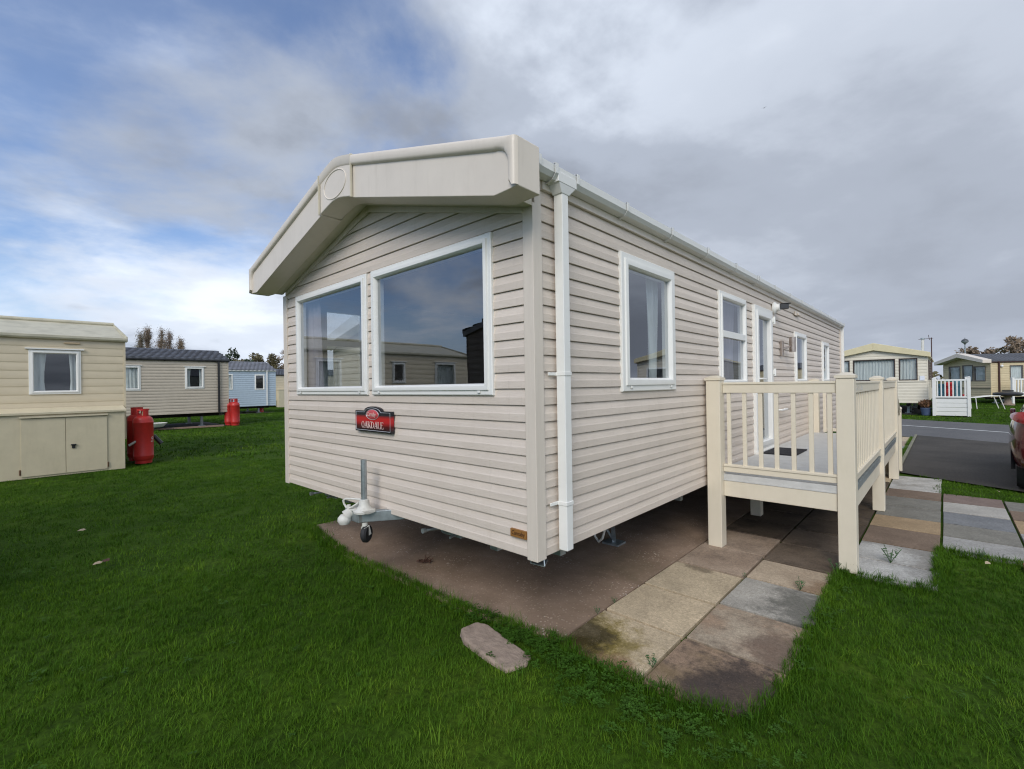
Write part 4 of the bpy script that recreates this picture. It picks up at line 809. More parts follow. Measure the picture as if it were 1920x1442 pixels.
for sg in (1,):
    mb.add([(0.06, 7.17, 2.775), (0.06, 7.215, 2.775), (-W / 2, 7.215, 3.262), (-W / 2, 7.17, 3.262), (0.06, 7.17, 2.755), (0.06, 7.215, 2.755), (-W / 2, 7.215, 3.24), (-W / 2, 7.17, 3.24)], [(0, 1, 2, 3), (7, 6, 5, 4), (0, 4, 5, 1), (1, 5, 6, 2), (2, 6, 7, 3), (3, 7, 4, 0)])
mb.build('roof_seam', mat('brown_roof_seam', (0.2, 0.15, 0.1), 0.7), cvA)
mb = MB(); hp = [(0.02, 9.60, 0.42), (0.03, 9.72, 0.50), (0.03, 9.84, 0.46), (0.04, 9.93, 0.33), (0.04, 9.97, 0.22)]; mb.tube(hp, 0.028, 8); mb.build('waste_hose', mat('grey_ribbed_hose', (0.35, 0.34, 0.31), 0.6), cvA, smooth=60)
SB = thing('storage_cabinet', 'cream steel storage cabinet with two doors and a black handle', 'storage cabinet', (-11.3, -1.6, 0))
MB().box(-11.48, -11.08, -3.40, -0.415, -0.02, 1.228).build('body', M_CABINET, SB, world=True, bevel=0.006)
mb = MB(); P = [(-11.495, 1.318), (-11.04, 1.238), (-11.04, 1.200), (-11.07, 1.200), (-11.07, 1.2285), (-11.495, 1.2285)]; mb.prism(P, lambda p: (p[0], -3.43, p[1]), lambda p: (p[0], -0.39, p[1])); mb.build('lid', M_CABINET, SB, world=True)
for (a, b) in ((-1.95, -1.335), (-1.327, -0.705)): 
    d_ = MB().box(-11.078, -11.062, a, b, 0.02, 1.125).build('door', M_CABINET, SB, world=True, bevel=0.004)
    if a > -1.4:
        MB().box(-11.060, -11.045, -1.245, -1.195, 0.50, 0.575).box(-11.060, -11.030, -1.26, -1.18, 0.56, 0.585).build('handle', M_BLACK, d_, bevel=0.005)
MB().box(-11.078, -11.03, -1.97, -0.69, 1.135, 1.165).build('drip_strip', M_CABINET, SB, world=True, bevel=0.004)
M_RUST = mat('rusty_hinge', (0.12, 0.06, 0.03), 0.8, var=0.4, vscale=40)
for y in (-1.965, -0.695):
    MB().cyl((-11.065, y, 0.06), (-11.065, y, 0.16), 0.012, 8).build('hinge', M_RUST, SB, world=True)
# taupe one behind it, then the blue one, then a far one
cvB, FfB, FsB = caravan('taupe caravan with a scalloped dark tile roof and black downpipe', (-22.4, -5.2, 0), 0, L=10.0, zb=0.62, zt=2.91, rise=0.50, h=0.125, msid=M_TAUPE, mtrim=M_TAUPE, mroof=M_TILE, side=[(1.2, 2.1, 1.65, 2.66, 'net'), (5.75, 6.80, 1.65, 2.67, 'net', 0.09), (8.32, 9.04, 1.70, 2.655, 'pair', 0.09)], pipe=9.56, mgut=M_BLACK, hood=M_WHITE)
cvC, FfC, FsC = caravan('powder blue caravan with white windows and a grey tile roof', (-33.0, 1.75, 0), 0, L=9.05, zb=0.49, zt=2.88, rise=0.62, h=0.14, msid=M_BLUE, mtrim=M_BLUE, mroof=M_TILE2, mfas=mat('lilac_grey_trim', (0.42, 0.42, 0.46), 0.5), side=[(1.0, 1.9, 1.6, 2.67, 'net'), (5.45, 6.35, 1.62, 2.68, 'net', 0.08), (7.68, 8.32, 1.60, 2.67, 'dark', 0.09)], pipe=8.42, mgut=M_GUTTER)
cvD, FfD, FsD = caravan('cream caravan beyond the blue one, mostly hidden', (-43.0, 9.0, 0), 0, L=12.0, zb=0.6, zt=2.88, rise=0.55, h=0.15, msid=M_CREAMAL, mtrim=M_CREAMAL, mroof=M_TILE, side=[(5.0, 5.5, 1.7, 2.5, 'net'), (8.0, 9.0, 1.7, 2.5, 'net')], fmat=M_BLACK, mgut=M_BLACK)
tag(MB().box(-42.99, -42.45, 14.55, 17.5, -0.02, 1.55).box(-42.99, -42.42, 14.52, 17.53, 1.552, 1.60).build('storage_cabinet', M_CABINET, bevel=0.01), 'tall cream storage cabinet beyond the blue caravan', 'storage cabinet')
# gable-fronted ones on the right
cvE, FfE, FsE = caravan('pale cream caravan with net curtains behind the white railed steps', (1.22, 26.5, 0), 0, W=3.95, L=9.5, zb=0.53, zt=2.66, rise=0.56, h=0.14, msid=M_PALE, mtrim=M_PALE, mroof=M_CREAMROOF, tile=False, front=[(0.36, 1.03, 1.59, 2.62, 'net', 0.045), (1.16, 2.79, 1.59, 2.62, 'net', 0.045), (2.92, 3.59, 1.59, 2.62, 'net', 0.045)], side=[(0.12, 1.05, 1.59, 2.55, 'dark', 0.05), (1.3, 2.2, 1.59, 2.55, 'net', 0.05), (4.5, 5.4, 1.59, 2.55, 'net', 0.05)], fmat=M_WOODFR, fascia=(0.22, 0.36, 0.18), mfas=M_YELLOW, mgut=M_YELLOW)
MB().box(-3.9, -0.05, -0.03, -0.002, 1.52, 1.565).build('sill_strip', M_PALE, cvE)
MB().box(-0.29, -0.12, -0.022, -0.004, 1.58, 1.79).build('paper_notice', mat('white_paper', (0.75, 0.77, 0.82), 0.7), cvE)
fl_ = MB().cyl((-0.25, 2.6, 2.8), (-0.23, 2.6, 3.62), 0.06, 12).build('flue_pipe', M_CAST, cvE, smooth=40)
MB().cyl((-0.23, 2.6, 3.625), (-0.23, 2.6, 3.70), 0.085, 12).build('flue_cowl', M_STEEL, fl_, smooth=40)
ae = MB().tube([(0.09, 2.9, 1.2), (0.09, 2.9, 3.72)], 0.022, 8).build('aerial_mast', M_BROWNPIPE, cvE, smooth=40)
mb = MB(); mb.cyl((-0.40, 2.9, 3.66), (0.16, 2.9, 3.68), 0.011, 6)
for k in range(8): mb.cyl((-0.38 + k * 0.07, 2.8, 3.662 + k * .003), (-0.38 + k * 0.07, 3.0, 3.662 + k * .003), 0.006, 5)
mb.cyl((0.02, 2.9, 3.6), (-0.02, 2.9, 3.86), 0.012, 6); mb.build('aerial_head', M_BROWNPIPE, ae)
a2 = R(-52.3)
cvF, FfF, FsF = caravan('buttermilk caravan with an overhanging gable and dark ribbed roof', (3.95, 40.8, 0), a2, L=11.0, zb=0.42, zt=2.64, rise=0.52, h=0.15, msid=M_BEIGE2, mtrim=M_BEIGE2, mroof=M_TILE, front=[(0.35, 1.25, 1.45, 2.45, 'net', 0.06), (1.28, 2.10, 1.45, 2.55, 'net', 0.06), (2.25, 3.2, 1.45, 2.5, 'net', 0.06)], side=[(1.12, 1.92, 1.52, 2.46, 'net', 0.06), (4.5, 5.4, 1.52, 2.46, 'net', 0.06)], fmat=M_GREYFR, fascia=(0.22, 0.28, 0.55), mfas=M_FASCIA, pipe=0.42, mgut=M_BROWNPIPE)
MB().box(-3.4, 0.02, -0.05, -0.002, 0.98, 1.03).build('sill_strip', M_GREYFR, cvF)
wlf = MB().lathe((0.05, 0.62, 2.42), [(0.0, -0.08), (0.07, -0.06), (0.09, 0.0), (0.04, 0.06), (0, 0.07)], 14).cyl((0.0, 0.62, 2.45), (0.06, 0.7, 2.6), 0.015, 6).build('outdoor_light', M_WHITE, cvF, smooth=50)
# two that stand outside the frame and show in the window glass
caravan('dark chocolate clad caravan standing behind the viewer', (-6.05, -4.85, 0), math.pi, L=9.0, zb=0.6, zt=2.75, rise=0.5, h=0.14, msid=M_CHOC, mtrim=M_CHOC, mroof=M_TILE, mgut=M_BLACK)
caravan('cream gabled caravan across the road, out of frame', (9.3, 19.0, 0), R(-8), L=9.0, zb=0.6, zt=2.62, rise=0.55, h=0.15, msid=M_PALE, mtrim=M_PALE, mroof=M_CREAMROOF, tile=False, front=[(0.4, 1.5, 1.5, 2.4, 'dark'), (1.7, 2.6, 1.5, 2.4, 'dark')], fascia=(0.2, 0.3, 0.2), mfas=M_YELLOW)

caravan('cream gabled caravan glimpsed through the left front window', (-5.5, 3.3, 0), 0, L=7.5, zb=0.6, zt=2.55, rise=0.55, h=0.15, msid=M_PALE, mtrim=M_PALE, mroof=M_TILE2, tile=False, front=[(0.9, 2.0, 1.5, 2.4, 'net')], fascia=(0.2, 0.3, 0.3), mfas=M_WHITE)

# ------------------------------------------------------------------ gas bottles
M_RED = mat('red_cylinder_paint', (0.46, 0.022, 0.018), 0.42, var=0.10, vscale=9, dirt=0.3, dirtcol=(0.22, 0.02, 0.02), dscale=5)
def gas_bottle(label, loc, rot=0, logo=True):
    t = thing('gas_bottle', label, 'gas bottle', loc, rot, 'red gas bottles')
    MB().lathe((0, 0, 0), [(0.0, 0.05), (0.12, 0.05), (0.165, 0.07), (0.187, 0.12), (0.187, 0.155), (0.189, 0.16), (0.189, 0.175), (0.187, 0.18), (0.187, 0.90), (0.190, 0.905), (0.190, 0.925), (0.187, 0.93), (0.182, 0.975), (0.16, 1.025), (0.115, 1.055), (0.05, 1.068), (0, 1.07)], 32).build('body', M_RED, t, smooth=40)
    MB().lathe((0, 0, 0), [(0.150, 0.0), (0.158, 0.0), (0.158, 0.09), (0.150, 0.09)], 28).build('foot_ring', M_RED, t, smooth=40)
    mb = MB(); n = 36
    for k in range(n):                                  # shroud with three hand openings
        a0, a1 = 2 * math.pi * k / n, 2 * math.pi * (k + 1) / n
        spans = [(1.03, 1.22)] if (k % 12) > 5 else [(1.03, 1.075), (1.185, 1.22)]
        for z0, z1 in spans:
            P = [(r_ * math.cos(a), r_ * math.sin(a), z) for r_ in (0.108, 0.114) for a in (a0, a1) for z in (z0, z1)]
            mb.add(P, [(0, 1, 3, 2), (4, 6, 7, 5), (0, 4, 5, 1), (2, 3, 7, 6), (1, 5, 7, 3), (0, 2, 6, 4)])
    mb.build('shroud', M_RED, t)
    MB().cyl((0, 0, 1.06), (0, 0, 1.16), 0.022, 10).cyl((-0.02, 0, 1.12), (0.07, 0, 1.12), 0.014, 8).build('valve', MATS['buff_vent'], t, smooth=40)
    if logo:
        mb = MB()
        for k in range(20):
            a0, a1 = 2 * math.pi * k / 20, 2 * math.pi * (k + 1) / 20
            P = [(0.1905 * math.cos(q / 0.19), 0.1905 * math.sin(q / 0.19), 0.56 + zz) for q, zz in ((0.030 * math.cos(a0), 0.034 * math.sin(a0)), (0.030 * math.cos(a1), 0.034 * math.sin(a1)), (0.016 * math.cos(a1), 0.02 * math.sin(a1)), (0.016 * math.cos(a0), 0.02 * math.sin(a0)))]
            mb.add(P, [(0, 1, 2, 3)])
        for q0 in (-0.045, -0.02, 0.008):
            P = [(0.1905 * math.cos(q / 0.19), 0.1905 * math.sin(q / 0.19), zz) for q, zz in ((q0, 0.475), (q0 + 0.018, 0.48), (q0 + 0.018, 0.50), (q0, 0.495))]; mb.add(P, [(0, 1, 2, 3)])
        mb.build('white_print', M_WHITE, t)
    return t
gb = gas_bottle('front one of the two red gas bottles beside the cream caravan', (-11.56, -0.03, 0), R(50))
def bottle_copy(loc, rot, label): return tree_copy(gb, loc, rot, label, 'red gas bottles')
bottle_copy((-11.96, -0.08, 0.03), R(130), 'rear gas bottle half hidden behind another by the cream caravan')
bottle_copy((-22.15, 4.98, 0), R(150), 'red gas bottle at the corner of the taupe caravan')
bottle_copy((-22.55, 4.85, 0), R(200), 'shaded gas bottle tucked behind another at the taupe caravan')
bottle_copy((-33.9, 10.1, -0.35), R(20), 'red gas bottle in shadow under the blue caravan')
mb = MB(); mb.tube([(-11.66, 0.17, 0.60), (-11.64, 0.27, 0.46), (-11.62, 0.315, 0.40)], [0.045, 0.045, 0.05], 12)
tag(mb.build('offcut_pipe', M_BLACK, smooth=40), 'short black pipe offcut leaning behind the front gas bottle', 'pipe')
mb = MB(); mb.lathe((-22.2, 2.0, 0.14), [(0.0, 0.0), (0.30, 0.0), (0.42, 0.12), (0.44, 0.16), (0.40, 0.15), (0.30, 0.03), (0, 0.02)], 24)
tag(mb.build('plastic_basin', M_WHITE, smooth=40), 'white plastic basin lying under the taupe caravan', 'basin')
M_TIMBER = mat('weathered_timber', (0.25, 0.17, 0.13), 0.85, var=0.25, vscale=12, stretch=(1, 6, 1))
MB_ = MB().bar((-22.35, 1.6, 0.03), (-21.9, 4.45, 0.04), 0.10, 0.07); tag(MB_.build('timber_board', M_TIMBER, bevel=0.005), 'weathered timber edging board on the grass under the taupe caravan', 'board')
mb = MB(); mb.box(-26.0, -22.45, -5.2, 4.75, -0.03, 0.015); mb.build('underfloor_shade', M_DARK); bpy.data.objects['underfloor_shade']['kind'] = 'structure'  # dark sheet added as painted shade beneath the taupe caravan
MB().box(-2.6, 1.1, 26.75, 35.8, -0.03, 0.012).build('shade_bed', M_DARK, kind='structure'); MB().box(-36.5, -33.1, 1.9, 10.7, -0.03, 0.012).build('shade_bed', M_DARK, kind='structure')  # near-black sheets standing in for underfloor shadow of the pale cream and blue caravans

# ------------------------------------------------------------------ white railed steps, planter, seat and table on the right
WD = thing('railed_steps', 'white plastic railed porch beside the pale cream caravan', 'porch', (1.95, 27, 0))
def wpost(x, y, z1): post(x - 0.055, x + 0.055, y - 0.055, y + 0.055, z1, True, WD, M_WHITE)
for (x, y, z) in ((1.415, 25.86, 1.64), (2.53, 25.86, 1.67), (2.53, 28.6, 1.67), (1.415, 28.6, 1.67)): wpost(x, y, z)
for (a, b) in (((1.47, 25.86), (2.475, 25.86)), ((2.53, 25.92), (2.53, 28.54))):
    for z, hh in ((1.575, 0.07), (0.84, 0.06)):
        MB().bar((*a, z), (*b, z), 0.05, hh).build('rail', M_WHITE, WD, world=True, bevel=0.004)
    n = 8 if a[1] == b[1] else 18
    bm_ = MB().box(-0.022, 0.022, -0.015, 0.015, 0, 0.68).mesh('baluster', M_WHITE)
    for k in range(n): baluster(WD, a[0] + (b[0] - a[0]) * (k + .5) / n, a[1] + (b[1] - a[1]) * (k + .5) / n, 0.865, (1.95, 27, 0), 0, bm_)
for k in range(4):
    MB().box(1.47, 2.475, 25.85, 25.885, 0.02 + k * 0.185, 0.195 + k * 0.185).build('skirting_board', M_WHITE, WD, world=True, bevel=0.008)
    MB().box(2.515, 2.55, 25.92, 28.54, 0.02 + k * 0.185, 0.195 + k * 0.185).build('skirting_board', M_WHITE, WD, world=True, bevel=0.008)
MB().box(1.40, 2.50, 25.90, 28.6, 0.76, 0.79).build('floor', M_PLANK, WD, world=True)
M_TOWEL_R = mat('red_patterned_fabric', (0.42, 0.03, 0.03), 0.9, var=0.9, vscale=14)
M_TOWEL_B = mat('teal_patterned_fabric', (0.03, 0.12, 0.17), 0.9, var=0.9, vscale=12)
def cushion(x, y, z, w, d, h, m_, label):
    mb = MB(); mb.box(x - w / 2, x + w / 2, y - d / 2, y + d / 2, z, z + h); o = mb.build('seat_cushion', m_, bevel=min(w, d, h) * 0.3); tag(o, label, 'cushion', 'cushions stood on the white porch')
cushion(1.66, 26.15, 0.80, 0.22, 0.12, 0.62, M_TOWEL_B, 'dark teal patterned cushion behind the white railings'); cushion(1.92, 26.17, 0.80, 0.24, 0.12, 0.68, M_TOWEL_R, 'red patterned cushion behind the white railings')
cushion(2.20, 26.22, 0.80, 0.26, 0.10, 0.74, mat('blue_grey_fabric', (0.10, 0.22, 0.26), 0.9, var=0.3, vscale=10), 'blue-grey cushion at the right end of the white railings')
M_TERRA = mat('dry_rust_foliage', (0.17, 0.085, 0.04), 0.8, var=0.4, vscale=30)
def leaf_cloud(mb, c, rad, n, size, squash=1.0, flat=0.0, shell=0.3):
    c = np.array(c); d = RNG.normal(size=(n, 3)); d /= np.linalg.norm(d, axis=1)[:, None]; r_ = (shell + (1 - shell) * RNG.random(n)) ** 0.6
    p = c + d * r_[:, None] * np.array(rad)
    a = RNG.normal(size=(n, 3)); a /= np.linalg.norm(a, axis=1)[:, None]; b = np.cross(a, RNG.normal(size=(n, 3))); b /= np.linalg.norm(b, axis=1)[:, None]
    s = size * (0.6 + 0.8 * RNG.random(n))[:, None]
    V = np.concatenate([p - a * s, p + b * s * 0.5, p + a * s, p - b * s * 0.5], 1).reshape(-1, 3); o = len(mb.v)
    mb.v += [tuple(v) for v in V]; mb.f += [(o + 4 * i, o + 4 * i + 1, o + 4 * i + 2, o + 4 * i + 3) for i in range(n)]; mb.mi += [mb.cur] * n
pt = thing('potted_plant', 'blue pot of rusty dry foliage in front of the pale cream caravan', 'potted plant', (1.14, 26.15, 0))
MB().lathe((0, 0, 0), [(0.0, 0.0), (0.15, 0.0), (0.20, 0.30), (0.215, 0.30), (0.215, 0.34), (0.19, 0.34), (0.18, 0.28), (0, 0.28)], 20).build('pot', mat('slate_blue_glaze', (0.07, 0.10, 0.18), 0.4, var=0.2), pt, smooth=40)
mb = MB(); leaf_cloud(mb, (0, 0, 0.52), (0.28, 0.28, 0.20), 420, 0.05); mb.build('foliage', M_TERRA, pt)
ch = thing('garden_lounger', 'white tubular garden lounger on the grass by the porch', 'lounger', (3.30, 33.4, 0), R(20))
mb = MB()
for y in (-0.28, 0.28):
    mb.tube([(-0.75, y, 0.60), (-0.35, y, 0.62), (0.1, y, 0.68), (0.55, y, 0.70)], 0.02, 8); mb.tube([(0.5, y, 0.69), (0.72, y, 0.0)], 0.02, 8); mb.tube([(-0.45, y, 0.62), (-0.40, y, 0.0)], 0.02, 8)
for x, z in ((-0.7, 0.61), (0.5, 0.70)): mb.tube([(x, -0.28, z), (x, 0.28, z)], 0.018, 8)
mb.build('frame', M_WHITE, ch, smooth=50)
MB().add([(-0.72, -0.26, 0.605), (0.5, -0.26, 0.70), (0.5, 0.26, 0.70), (-0.72, 0.26, 0.605), (-0.72, -0.26, 0.595), (0.5, -0.26, 0.69), (0.5, 0.26, 0.69), (-0.72, 0.26, 0.595)], [(0, 1, 2, 3), (7, 6, 5, 4), (0, 4, 5, 1), (2, 6, 7, 3)]).build('sling', MATS['grey_deck_plank'], ch)
MB().box(-0.95, -0.70, -0.24, 0.24, 0.55, 0.78).build('head_cushion', M_TOWEL_R, ch, bevel=0.05)
bb = thing('bird_table', 'stone pedestal with a dark covered top near the buttermilk caravan', 'garden table', (4.55, 38.8, 0))
MB().lathe((0, 0, 0), [(0.0, 0), (0.30, 0), (0.30, 0.08), (0.18, 0.12), (0.14, 0.4), (0.20, 0.55), (0, 0.55)], 16).build('pedestal', M_BLOCK, bb, smooth=40)
MB().lathe((0, 0, 0), [(0.0, 0.56), (0.55, 0.56), (0.68, 0.66), (0.60, 0.76), (0.25, 0.82), (0, 0.83)], 24).box(-0.25, 0.25, -0.02, 0.02, 0.83, 0.90).build('cover', M_BLACK, bb, smooth=40)
rl = thing('white_railing', 'white picket railing of the buttermilk caravan at the frame edge', 'railing', (5.15, 40.55, 0), a2 + math.pi / 2)
for z in (0.66, 1.50): MB().box(-0.3, 3.6, -0.03, 0.03, z, z + 0.09).build('rail', M_WHITE, rl)
MB().box(-0.3, 3.6, 0.02, 0.04, 0.50, 0.64).build('fascia_board', M_WHITE, rl)
bm_ = MB().box(-0.04, 0.04, -0.02, 0.02, 0, 0.75).mesh('picket', M_WHITE)
for k in range(22):
    o = bpy.data.objects.new('picket', bm_); COL.objects.link(o); o.parent = rl; o.location = (-0.22 + k * 0.175, 0, 0.75)
for x in (-0.36, 1.6, 3.6): MB().box(x - 0.06, x + 0.06, -0.06, 0.06, 0, 1.66).build('post', M_WHITE, rl)
do = thing('radio_mast', 'domed round aerial on a thin pole above the buttermilk caravan', 'aerial', (2.92, 46.5, 0))
MB().cyl((0, 0, 0), (0, 0, 4.17), 0.035, 8).build('pole', M_STEEL, do, smooth=40)
MB().lathe((0, 0, 4.16), [(0.02, 0.0), (0.08, 0.10), (0.21, 0.22), (0.21, 0.28)], 20).build('lower_dish', M_STEEL, do, smooth=60)
MB().lathe((0, 0, 4.44), [(0.21, 0.0), (0.17, 0.10), (0.07, 0.16), (0.015, 0.18), (0.015, 0.26), (0, 0.26)], 20).build('cap', mat('dark_grey_dome', (0.06, 0.065, 0.07), 0.4), do, smooth=60)

# ------------------------------------------------------------------ parked car at the right edge
M_CARRED = mat('dark_red_car_paint', (0.085, 0.010, 0.012), 0.22, spec=0.6, coat=1.0, var=0.05)
M_CARGLASS = mat('tinted_car_glass', (0.01, 0.01, 0.012), 0.05, spec=0.8)
M_LAMP = mat('red_tail_lamp_plastic', (0.40, 0.012, 0.02), 0.12, spec=0.7, coat=1.0)
M_ALLOY = mat('alloy_wheel', (0.35, 0.36, 0.37), 0.35, metal=0.8)
CAR = thing('parked_car', 'dark red hatchback parked on the dark tarmac bay, cut by the frame edge', 'car', (2.46, 7.42, 0), R(-4.2))
ST = [(0.0, .70, .30, .86), (0.05, .78, .26, .96), (0.22, .86, .22, 1.00), (0.6, .89, .22, 1.00), (1.4, .895, .22, .98), (2.3, .895, .22, .95), (3.0, .885, .22, .92), (3.5, .86, .22, .86), (3.95, .80, .24, .76), (4.2, .70, .28, .66), (4.28, .58, .34, .58)]
def carsec(y, w, zb, zt): return [(-w * .86, zb), (-w * .97, zb + .12), (-w, zb + .30), (-w * .995, zt - .22), (-w * .955, zt - .05), (-w * .90, zt), (-w * .45, zt + .02), (w * .45, zt + .02), (w * .90, zt), (w * .955, zt - .05), (w * .995, zt - .22), (w, zb + .30), (w * .97, zb + .12), (w * .86, zb)]
mb = MB(); vs = []; 
for s in ST: vs += [(0.9 + x, s[0], z) for x, z in carsec(*s)]
vs = [(0.9 + (q.x - .9) * 1.07, q.y, q.z * 1.08) for q in map(Vector, vs)]
n = 14; mb.add(vs, [(i * n + k, i * n + (k + 1) % n, (i + 1) * n + (k + 1) % n, (i + 1) * n + k) for i in range(len(ST) - 1) for k in range(n)] + [tuple(range(n)), tuple(reversed(range(len(vs) - n, len(vs))))])
body = mb.build('body', M_CARRED, CAR, smooth=50)
sd = body.modifiers.new('subdivision', 'SUBSURF'); sd.levels = 2; sd.render_levels = 2
GH = [(y_, a_, b_ * 1.08, c_, d_ * 1.07) for y_, a_, b_, c_, d_ in [(0.08, .80, .98, .78, 1.02), (0.28, .80, .98, .68, 1.34), (0.62, .82, .98, .64, 1.45), (1.5, .83, .96, .64, 1.49), (2.1, .83, .95, .62, 1.45), (2.55, .82, .93, .60, 1.30), (3.15, .78, .91, .72, .95)]]
mb = MB(); vs = []
for y, w0, z0, w1, z1 in GH: vs += [(0.9 - w0, y, z0), (0.9 - w1, y, z1 - .05), (0.9 - w1 * .85, y, z1), (0.9 + w1 * .85, y, z1), (0.9 + w1, y, z1 - .05), (0.9 + w0, y, z0)]
fs = []
for i in range(len(GH) - 1):
    for k in range(5): fs.append((i * 6 + k, i * 6 + k + 1, (i + 1) * 6 + k + 1, (i + 1) * 6 + k))
mb.add(vs, fs + [(0, 1, 2, 3, 4, 5)]); mb.build('cabin', M_CARRED, CAR, smooth=35)
def cabpt(y, f, side, off=0.006):
    for a, b in zip(GH, GH[1:]):
        if a[0] <= y <= b[0]:
            t_ = (y - a[0]) / (b[0] - a[0]); w0, z0, w1, z1 = [p + (q - p) * t_ for p, q in zip(a[1:], b[1:])]
            return (0.9 + side * (w0 + (w1 - w0) * f + off), y, z0 + (z1 - .05 - z0) * f)
for side in (-1, 1):
    for ys in ((0.42, 0.62, 0.85), (0.93, 1.5, 1.72), (1.80, 2.1, 2.5, 2.85)):
        mb = MB(); vs = [cabpt(y, f, side) for y in ys for f in (0.10, 0.92)]; mb.add(vs, [(2 * i, 2 * i + 1, 2 * i + 3, 2 * i + 2) for i in range(len(ys) - 1)]); mb.build('side_window', M_CARGLASS, CAR)
mb = MB(); mb.add([(0.9 - .66, 0.10, 1.14), (0.9 + .66, 0.10, 1.14), (0.9 + .56, 0.262, 1.42), (0.9 - .56, 0.262, 1.42)], [(0, 1, 2, 3)]); mb.build('rear_window', M_CARGLASS, CAR)
mb = MB(); mb.add([(0.9 - .58, 2.58, 1.41), (0.9 + .58, 2.58, 1.41), (0.9 + .70, 3.12, 1.07), (0.9 - .70, 3.12, 1.07)], [(0, 1, 2, 3)]); mb.build('windscreen', M_CARGLASS, CAR)
for sx in (-1, 1):
    L_ = [(0.02, .72), (0.05, .78), (0.14, .838), (0.24, .872), (0.34, .885)]
    mb = MB(); vs = []
    for y, w in L_:
        t_ = (y - .02) / .32; z0 = .96 + .08 * t_; z1 = 1.15 - .03 * t_; w = w + .03
        vs += [(0.9 + sx * (w - .02), y, z0), (0.9 + sx * (w + .014), y - .006, z0 + .02), (0.9 + sx * (w + .006), y - .006, (z0 + z1) / 2 + .02), (0.9 + sx * (w - .03), y, z1)]
    mb.add(vs, [(4 * i + k, 4 * i + k + 1, 4 * i + 5 + k, 4 * i + 4 + k) for i in range(4) for k in range(3)] + [(0, 1, 2, 3), (16, 17, 18, 19)])
    mb.box(0.9 + sx * .45, 0.9 + sx * .70, -0.012, 0.02, .94, 1.1)
    mb.build('tail_lamp', M_LAMP, CAR, smooth=60)
for x in (0.13, 1.67):
    for y in (0.62, 3.35):
        w_ = wheel(CAR, (x, y, 0.315), 0.315, 0.20, 'x', 'wheel', M_RUBBER, M_ALLOY)
for sx in (-1, 1):
    for yy in (0.62, 3.35):
        mb = MB(); vs = []; 
        for k in range(15):
            a = math.pi * k / 14; vs += [(0.9 + sx * .88, yy + .345 * math.cos(a), .315 + .345 * math.sin(a)), (0.9 + sx * .925, yy + .385 * math.cos(a), .315 + .385 * math.sin(a))]
        mb.add(vs, [(2 * i, 2 * i + 1, 2 * i + 3, 2 * i + 2) for i in range(14)]); mb.build('wheel_arch', M_BLACK, CAR, smooth=40)
    MB().box(0.9 + sx * .90 - .035, 0.9 + sx * .90 + .035, 2.55, 2.75, .98, 1.08).build('mirror', M_CARRED, CAR, bevel=0.025)
    for yy in (1.15, 2.05): MB().box(0.9 + sx * .905 - .012, 0.9 + sx * .905 + .012, yy, yy + .18, .82, .85).build('door_handle', M_CARRED, CAR, bevel=0.006)
MB().box(0.15, 1.65, -0.035, 0.05, 0.33, 0.50).build('bumper', M_CARRED, CAR, bevel=0.03)
MB().box(0.64, 1.16, -0.045, -0.034, 0.60, 0.71).build('number_plate', mat('yellow_plate', (0.6, 0.45, 0.05), 0.5), CAR)

# ------------------------------------------------------------------ trees
M_BARK = mat('grey_brown_bark', (0.075, 0.058, 0.045), 0.9, var=0.3, vscale=6)
M_TWIG = mat('bare_twigs', (0.26, 0.205, 0.165), 0.9, var=0.35, vscale=0.8)
M_RUSSET = mat('russet_leaves', (0.23, 0.17, 0.115), 0.8, var=0.5, vscale=0.9)
M_OLIVE = mat('olive_autumn_leaves', (0.135, 0.115, 0.055), 0.8, var=0.5, vscale=0.7)
M_PINE = mat('dark_pine_needles', (0.035, 0.055, 0.025), 0.85, var=0.45, vscale=0.9)
def limbs(mb, p, d, l, r, depth, tips, spread, upb):
    q = p + d * l; mb.tube([p, (p + q) / 2 + Vector((random.uniform(-1, 1), random.uniform(-1, 1), 0)) * l * .05, q], [r, r * .85, r * .62], 5, False)
    tips.append(q)
    if depth == 0: return
    for k in range(3 if depth > 1 else 4):
        e = (d + Vector((random.gauss(0, spread), random.gauss(0, spread), random.gauss(upb, spread * .5)))).normalized()
        limbs(mb, p + d * l * random.uniform(.55, 1.0), e, l * random.uniform(.55, .8), r * .5, depth - 1, tips, spread, upb)
def poplar(label, x, y, h, w, m_):
    t = thing('poplar_tree', label, 'tree', (x, y, 0), 0, 'bare poplars behind the taupe caravan')
    mb = MB(); tips = []; mb.tube([(0, 0, 0), (0, 0, h * .35), (0, 0, h * .95)], [h * .022, h * .016, h * .003], 7, False)
    for k in range(120):
        z = h * random.uniform(.22, .94); a = random.uniform(0, 6.28); rr = w * 1.25 * (1 - (z / h) ** 3) * random.uniform(.3, 1)
        e = Vector((math.cos(a) * rr, math.sin(a) * rr, h * random.uniform(.08, .2))); s0 = Vector((0, 0, z - e.z * .6))
        mb.tube([s0, s0 + e * .5 + Vector((0, 0, -.03 * h)), s0 + e], [.035, .02, .008], 4, False); tips.append(s0 + e)
        for j in range(6): q = s0 + e * random.uniform(.5, 1); f = q + Vector((random.gauss(0, .18), random.gauss(0, .18), random.uniform(.3, .7))); mb.tube([q, f], [.014, .005], 3, False); tips.append(f)
    mb.build('trunk', M_TWIG, t)
    cb = MB()
    for q in tips: leaf_cloud(cb, tuple(q), (.22, .22, .45), 4, 0.06)
    cb.build('crown', m_, t)
